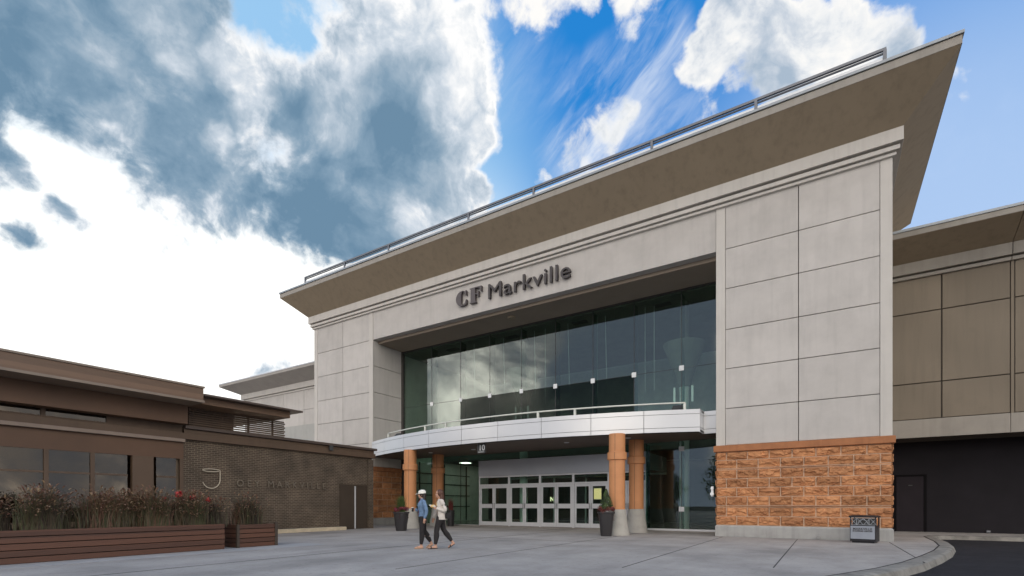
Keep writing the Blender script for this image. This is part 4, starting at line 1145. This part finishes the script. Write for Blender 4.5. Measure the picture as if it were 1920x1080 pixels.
def head_shape(mb, c, turn=0.0, s=1.0):
    cx, cy, cz = c; tm = Matrix.Translation(c) @ Matrix.Rotation(turn,4,'Z')
    h_ = MB()
    ball(h_, (-.012,0,.025), .095*s, 1.05, .82, 1.08, 14)           # skull
    ball(h_, (.022,0,-.030), .070*s, .92, .80, 1.12, 12)            # face and jaw
    ball(h_, (.055,0,-.088), .026*s, 1,1.1,.8, 8)                  # chin
    h_.tube([(.088,0,.012),(.104,0,-.022),(.094,0,-.034)],[.008,.012,.013],8)  # nose
    ball(h_, (.084,0,-.056), .014, 1,1.7,.8, 8)                     # mouth
    for s_ in (-1,1):
        ball(h_, (-.005,s_*.078,-.008), .024, .6,.35,1, 8)         # ears
        ball(h_, (.062,s_*.034,-.028), .024, 1,1,1, 8)             # cheeks
        ball(h_, (.074,s_*.030,.028), .018, .9,1.4,.6, 8)          # brows
    mb.add([tm @ Vector(p) for p in h_.v], h_.f)
def person(name_label, loc, ang, J, sk, hairm):
    root = thing('person', name_label, 'person', loc, 'women walking across the plaza'); root.rotation_euler = (0,0,ang)
    b = MB()
    # torso as one run of ellipses, pelvis to neck
    hx = J['lean']
    tor = [(0,0,.83,.095,.135),(0,0,.90,.105,.160),(0,0,.97,.095,.140),(hx*.3,0,1.06,.082,.118),(hx*.5,0,1.15,.090,.128),(hx*.8,0,1.24,.100,.142),(hx,0,1.32,.088,.150),(hx,0,1.375,.065,.120),(hx,0,1.41,.050,.062),(hx*1.2,0,1.45,.047,.047),(hx*1.5,0,1.52,.046,.046)]
    ellip_loft(b, tor, 20)
    for s_ in (-1,1): ball(b, (hx+.060,s_*.062,1.225), .048, .9,1,1, 8)
    for leg_ in J['legs']:
        limb(b, leg_['p'][:3], [.083,.053,.036]); limb(b, [leg_['p'][1], tuple((Vector(leg_['p'][1])*.62+Vector(leg_['p'][2])*.38+Vector((-.018,0,0)))), leg_['p'][2]], [.05,.052,.035])
        an, toe = Vector(leg_['p'][2]), Vector(leg_['p'][3]); heel = Vector(leg_['h'])
        b.tube([an, (an+heel)/2, heel],[.034,.033,.030],10); limb(b, [heel, (heel+toe)/2+Vector((0,0,.012)), toe],[.030,.036,.024])
    for arm in J['arms']:
        limb(b, arm['p'], [.048,.036,.026]); hand(b, arm['p'][2], arm['d'], arm['n'], arm['c'], arm['s'])
    hc_ = (hx*1.5+.012, 0, J['head']); head_shape(b, hc_, J.get('turn',0))
    fuse('body', b, sk, root, .008, 2)
    return root, hc_
SKIN = mat('skin', (0.52,0.30,0.21), .5, var=.05, spec=.4)
BLK = mat('black_cloth', (0.018,0.015,0.016), .85, var=.2, scale=6)
DEN = mat('denim', (0.13,0.21,0.33), .85, var=.25, scale=9, bump=.3)
CRM = mat('cream_jacket_cloth', (0.58,0.53,0.48), .85, var=.10, scale=7, bump=.2)
YLW = mat('yellow_top_cloth', (0.66,0.45,0.18), .85, var=.1)
HAIRD = mat('dark_hair', (0.020,0.012,0.010), .5, var=.3, scale=30)
HAIRB = mat('auburn_hair', (0.085,0.032,0.018), .5, var=.3, scale=30)
CAPW = mat('white_cap_cloth', (0.80,0.77,0.70), .8, var=.03)
SHOE = mat('black_sandal', (0.012,0.012,0.014), .35)
TANS = mat('tan_shoe', (0.40,0.27,0.18), .6)
REDS = mat('dark_red_scarf', (0.13,0.02,0.022), .8)
EYE_M = mat('eye_dark', (0.01,0.008,0.007), .3)
LIP = mat('lip', (0.36,0.10,0.09), .5)
def trousers(root, J, zc):
    t = MB()
    ellip_loft(t, [(0,0,zc-.20,.09,.13),(0,0,zc-.12,.112,.162),(0,0,zc-.05,.118,.172),(0,0,zc+.02,.106,.154),(0,0,zc+.05,.100,.146)], 20)
    for lg_ in J['legs']:
        p = lg_['p']; a_ = Vector(p[2]) + (Vector(p[1])-Vector(p[2]))*.13
        limb(t, [p[0], p[1], tuple(a_)], [.100,.072,.048]); limb(t, [p[1], tuple(Vector(p[1])*.6+a_*.4+Vector((-.018,0,0))), tuple(a_)], [.068,.070,.048])
    return fuse('trousers', t, BLK, root, .010, 2)
def face_bits(root, hc_, turn):
    tm = Matrix.Translation(hc_) @ Matrix.Rotation(turn,4,'Z')
    for s_ in (-1,1):
        e = MB(); q = tm @ Vector((.083,s_*.031,.008)); ball(e, q, .010, .7,1.3,.7, 6); local(link('eye', e, EYE_M, smooth=True), root)
        e = MB(); e.tube([tm @ Vector((.088,s_*.018,.030)), tm @ Vector((.080,s_*.044,.030))], .004, 6); local(link('eyebrow', e, HAIRD), root)
    e = MB(); q = tm @ Vector((.096,0,-.056)); ball(e, q, .010, .6,2.0,.7, 6); local(link('lips', e, LIP, smooth=True), root)
ANG = R(-147.5+14)
# the woman in the cap
JA = dict(lean=.015, head=1.545, turn=R(-8),
  legs=[dict(p=[(.01,.080,.88),(.035,.080,.49),(.055,.075,.10),(.215,.085,.032)],h=(.020,.075,.045)),
        dict(p=[(-.01,-.080,.88),(-.045,-.080,.50),(-.235,-.075,.17),(-.120,-.08,.035)],h=(-.275,-.075,.115))],
  arms=[dict(p=[(-.01,.165,1.345),(-.085,.215,1.09),(-.03,.235,.875)],d=(.10,0,-1),n=(0,-1,0),c=.35,s=1),
        dict(p=[(.01,-.165,1.345),(.03,-.215,1.09),(.205,-.150,1.12)],d=(1,.35,.12),n=(0,.9,.3),c=1.1,s=-1)])
ra, ha = person('woman in white cap and blue denim jacket, walking left on the plaza', (-9.86,10.72,0), ANG, JA, SKIN, HAIRD)
trousers(ra, JA, .90); face_bits(ra, ha, JA['turn'])
j = MB(); hx = .015
ellip_loft(j, [(0,0,.915,.125,.165),(0,0,.97,.120,.160),(hx*.3,0,1.06,.112,.150),(hx*.5+.006,0,1.15,.124,.160),(hx*.8+.012,0,1.24,.136,.170),(hx+.006,0,1.32,.114,.170),(hx,0,1.375,.082,.135),(hx,0,1.41,.066,.085)], 20)
for arm in JA['arms']:
    p = arm['p']; w_ = Vector(p[2])+(Vector(p[1])-Vector(p[2]))*.10; limb(j, [p[0],p[1],tuple(w_)], [.064,.052,.041])
jk = fuse('denim_jacket', j, DEN, ra, .011, 2)
local(link('jacket_opening', MB().box(.122,.137,-.006,.006,.93,1.36), REDS), ra)
col_ = MB(); ellip_loft(col_, [(hx,0,1.39,.075,.10),(hx,0,1.44,.062,.070)], 16, 40, 320, .012); local(link('jacket_collar', col_, DEN, smooth=True), ra)
sc_ = MB(); sc_.tube([(.06,-.06,1.42),(.115,-.02,1.33),(.125,.0,1.20)],[.02,.022,.014],8).tube([(.06,.06,1.42),(.115,.02,1.33),(.128,.01,1.22)],[.02,.022,.014],8); local(link('scarf', sc_, REDS, smooth=True), ra)
hr = MB(); cx,cy,cz = ha
ball(hr, (cx-.022,cy,cz+.025), .104, 1.0,.90,1.05, 12)
hr.tube([(cx-.06,cy+.04,cz),(cx-.065,cy+.05,cz-.12),(cx+.01,cy+.085,cz-.24),(cx+.07,cy+.075,cz-.36)],[.05,.045,.035,.012],10)
hr.tube([(cx-.06,cy-.04,cz),(cx-.065,cy-.05,cz-.12),(cx+.01,cy-.085,cz-.24),(cx+.07,cy-.075,cz-.36)],[.05,.045,.035,.012],10)
hr.tube([(cx-.07,cy,cz),(cx-.075,cy,cz-.13),(cx-.07,cy,cz-.26)],[.06,.055,.03],10)
# keep the face free
hm = fuse('hair', hr, HAIRD, ra, .009, 1)
cp_ = MB(); tmc = Matrix.Translation((cx-.012,cy,cz+.045)) @ Matrix.Rotation(JA['turn'],4,'Z') @ Matrix.Rotation(R(6),4,'Y')
c2_ = MB(); ellip_loft(c2_, [(0,0,-.010,.112,.100),(0,0,.03,.112,.100),(0,0,.065,.098,.088),(0,0,.09,.068,.06),(0,0,.102,.02,.02)], 24)
bv = [(0.075,-.085,-.008),(0.13,-.070,-.010),(0.185,-.035,-.016),(0.20,0,-.018),(0.185,.035,-.016),(0.13,.070,-.010),(0.075,.085,-.008)]
c2_.add(bv+[(x,y,z+.010) for x,y,z in bv], [list(range(7)),[7+i for i in range(7)][::-1]]+[[i,(i+1)%7,7+(i+1)%7,7+i] for i in range(7)])
cp_.add([tmc @ Vector(p) for p in c2_.v], c2_.f); cpo = local(link('cap', cp_, CAPW), ra); smooth_by_angle(cpo, 50)
def shoe(root, lg_, m_, nm):
    s_ = MB(); h_ = Vector(lg_['h']); t_ = Vector(lg_['p'][3]); d = (t_-h_)
    k = []
    for q, w_ in ((-.12,.026),(.05,.034),(.45,.036),(.80,.044),(1.08,.038),(1.18,.018)): k.append((h_+d*q, w_))
    vs = []
    for p_, w_ in k:
        for sy in (-1,1):
            for dz in (-.034,-.014): vs.append((p_.x, p_.y+sy*w_, max(.002,p_.z+dz)) if dz<-.02 else (p_.x, p_.y+sy*w_, max(.022,p_.z+dz)))
    fs = []
    for i in range(len(k)-1):
        a = i*4; c_ = a+4; fs += [[a,a+2,c_+2,c_],[a+1,c_+1,c_+3,a+3],[a,c_,c_+1,a+1],[a+2,a+3,c_+3,c_+2]]
    fs += [[0,1,3,2],[len(vs)-4,len(vs)-2,len(vs)-1,len(vs)-3]]
    s_.add(vs, fs)
    m2 = h_+d*.72
    s_.tube([m2+Vector((0,-.045,-.02)), m2+Vector((0,-.035,.022)), m2+Vector((0,0,.038)), m2+Vector((0,.035,.022)), m2+Vector((0,.045,-.02))],[.016]*5,8)
    local(link(nm, s_, m_), root)
for lg_ in JA['legs']: shoe(ra, lg_, TANS, 'shoe')
# the woman in the pale jacket
JB = dict(lean=.02, head=1.565, turn=R(6),
  legs=[dict(p=[(.03,.080,.90),(.125,.080,.50),(.155,.075,.105),(.335,.085,.032)],h=(.125,.075,.045)),
        dict(p=[(-.03,-.080,.90),(-.105,-.080,.52),(-.345,-.075,.19),(-.245,-.08,.035)],h=(-.395,-.075,.135))],
  arms=[dict(p=[(-.01,.170,1.36),(-.10,.235,1.10),(.115,.160,1.15)],d=(1,-.45,.18),n=(0,-.5,.8),c=.9,s=1),
        dict(p=[(.01,-.170,1.36),(.09,-.225,1.10),(.185,-.215,.885)],d=(.15,0,-1),n=(0,1,0),c=.35,s=-1)])
rb, hb = person('woman with long auburn hair and open cream jacket, walking left on the plaza', (-9.42,10.98,0), ANG, JB, SKIN, HAIRB)
trousers(rb, JB, .935); face_bits(rb, hb, JB['turn'])
j = MB(); hx=.02
ellip_loft(j, [(hx*.5,0,1.10,.100,.138),(hx*.5,0,1.15,.104,.140),(hx*.8,0,1.24,.122,.152),(hx,0,1.32,.098,.155),(hx,0,1.365,.072,.115)], 20)
fuse('yellow_top', j, YLW, rb, .012, 1)
j = MB()
ellip_loft(j, [(-.03,0,.83,.150,.195),(-.02,0,.92,.145,.190),(-.01,0,1.02,.130,.172),(0,0,1.12,.128,.166),(hx*.8,0,1.24,.132,.178),(hx,0,1.33,.112,.174),(hx,0,1.385,.080,.130),(hx,0,1.43,.062,.075)], 28, 42, 318, .014)
for arm in JB['arms']:
    p = arm['p']; w_ = Vector(p[2])+(Vector(p[1])-Vector(p[2]))*.08; limb(j, [p[0],p[1],tuple(w_)], [.068,.056,.046])
fuse('cream_jacket', j, CRM, rb, .009, 1)
hr = MB(); cx,cy,cz = hb
ball(hr, (cx-.028,cy,cz+.028), .108, .98,.90,1.05, 12)
for s_ in (-1,1):
    hr.tube([(cx-.05,cy+s_*.04,cz),(cx-.06,cy+s_*.055,cz-.12),(cx-.02,cy+s_*.085,cz-.24),(cx+.02,cy+s_*.09,cz-.36),(cx+.03,cy+s_*.085,cz-.42)],[.052,.05,.042,.03,.01],10)
hr.tube([(cx-.07,cy,cz+.02),(cx-.085,cy,cz-.13),(cx-.09,cy,cz-.28),(cx-.08,cy,cz-.38)],[.07,.065,.055,.02],10)
fuse('hair', hr, HAIRB, rb, .009, 1)
for lg_ in JB['legs']: shoe(rb, lg_, SHOE, 'sandal')
# what they carry
def carried(nm, label, cat, mb, m_, root, at, parts=()):
    Mx = Matrix.Translation(root.location) @ Matrix.Rotation(ANG,4,'Z')
    t = thing(nm, label, cat, tuple(Mx @ Vector(at)))
    for pn__, b_, mm in [(None, mb, m_)] + list(parts):
        b_.v = [tuple(Mx @ Vector(p)) for p in b_.v]; link(pn__ or nm+'_body', b_, mm, t)
    return t
carried('drink_cup','small dark drink cup held forward by the woman in the cap','cup',
    MB().lathe(.285,-.105,[(.026,1.06),(.034,1.17)],16), BLK, ra, (.285,-.105,1.06), [('cup_lid', MB().lathe(.285,-.105,[(.037,1.171),(.037,1.182),(.030,1.188)],16), CAPW)])
carried('food_wrapper','crumpled white and yellow wrapper held at the chest by the auburn woman','wrapper',
    ball(MB(),(.235,.085,1.215),.062,1.1,.8,.8,7), YLW, rb, (.235,.085,1.16), [('paper_napkin', MB().add([(.16,.17,1.20),(.31,.10,1.22),(.33,-.02,1.25),(.17,.02,1.24),(.16,.17,1.215),(.31,.10,1.235),(.33,-.02,1.265),(.17,.02,1.255)],[[0,3,2,1],[4,5,6,7],[0,1,5,4],[1,2,6,5],[2,3,7,6],[3,0,4,7]]), CAPW)])
carried('shoulder_bag','black shoulder bag hanging behind the hip of the auburn woman','bag',
    ellip_loft(MB(),[(-.19,.17,.86,.07,.04),(-.19,.17,.90,.085,.05),(-.19,.17,1.0,.08,.045),(-.19,.17,1.03,.07,.035)],14), BLK, rb, (-.19,.17,.86),
    [('bag_strap', MB().tube([(-.25,.17,1.02),(-.19,.21,1.2),(-.08,.20,1.40),(-.03,.19,1.425),(0,.20,1.39),(-.10,.225,1.2),(-.13,.18,1.02)],.008,6), BLK)])

# ------------------------------------------------------------------ interior signs
shop = thing('interior_shop_sign', 'glowing pale yellow M and N letters inside the lobby seen through the third doors', 'sign', (-15.3,27.5,1.4))
YEL = emit('yellow_letter_glow', (1.0,.88,.55), 1.2)
letters(shop, 'M', .36, .03, facing_front(-15.62,27.6,1.72), YEL, offset=.01)
letters(shop, 'N', .36, .03, facing_front(-14.75,27.6,1.5), YEL, offset=.01)
link('sign_backing', MB().box(-16.1,-14.2,27.66,27.7,.1,2.3), INTD, shop)
for k,(x,y,z,w,h_,cc,s) in enumerate(((-13.0,31.0,2.0,.5,.7,(1,.72,.35),.9),(-12.1,31.2,1.7,.35,.35,(1,.5,.2),.8),(-11.2,31.0,2.1,.9,.35,(.55,.75,.50),.22))):
    t = thing('display_light', ['warm lit display panel inside the lobby right of centre','small orange lit panel low inside the lobby','pale green lit panel inside the lobby by the right doors'][k], 'light', (x,y,z))
    link('lit_panel', MB().box(x-w/2,x+w/2,y-.03,y,z-h_/2,z+h_/2), emit('lit_panel_%d'%k, cc, s), t)
    link('panel_frame', MB().box(x-w/2-.04,x+w/2+.04,y+.002,y+.05,z-h_/2-.04,z+h_/2+.04), ALU, t)

# ------------------------------------------------------------------ trees across the car park behind the viewer (seen in the glass)
def tree_mesh(seed):
    rn = random.Random(seed); v=[]; f=[]; tn=[]
    for k in range(46):
        a = rn.uniform(0,2*math.pi); zz = rn.uniform(2.4,8.5); rr_ = rn.uniform(.2,2.7)*math.sin(math.pi*min(1,max(.12,(zz-1.6)/7.6)))
        leafball(v,f,tn,(rr_*math.cos(a),rr_*math.sin(a),zz),rn.uniform(.7,1.3),62,.16,rn)
    return v,f,tn
v,f,tn = tree_mesh(5)
BARK = MATS['bark']
trees = None
for i,(x,y,s_) in enumerate(((-34,-48,1.1),(-26,-52,.9),(-17,-49,1.2),(-9,-53,.95),(-1,-50,1.15),(8,-52,1.0),(17,-49,1.25),(26,-53,1.0),(36,-50,1.1),(46,-52,.95),(-44,-50,1.1))):
    if trees is None:
        t = thing('leafy_tree','dark leafy tree across the car park, seen only reflected in the entrance glass','tree',(0,0,0),'trees reflected in the entrance glass')
        o = link_raw('crown', v, f, GREEN, t); tones(o, tn)
        tb = MB().tube([(0,0,-.15),(.1,0,2.2),(.05,.1,5.5)],[.22,.16,.06],10)
        for k in range(5):
            a = k*1.3; tb.tube([(.08,0,2.3+k*.5),(1.2*math.cos(a),1.2*math.sin(a),3.6+k*.6)],[.08,.03],6)
        tr_ = link('trunk', tb, BARK, t); trees = t; kids = [o, tr_]; r_ = t
    else:
        r_ = trees.copy(); COL.objects.link(r_)
        for c_ in kids:
            d_ = c_.copy(); COL.objects.link(d_); d_.parent = r_
    r_.location = (x,y,-.155); r_.scale = (s_,s_,s_); r_.rotation_euler = (0,0,i*1.1)
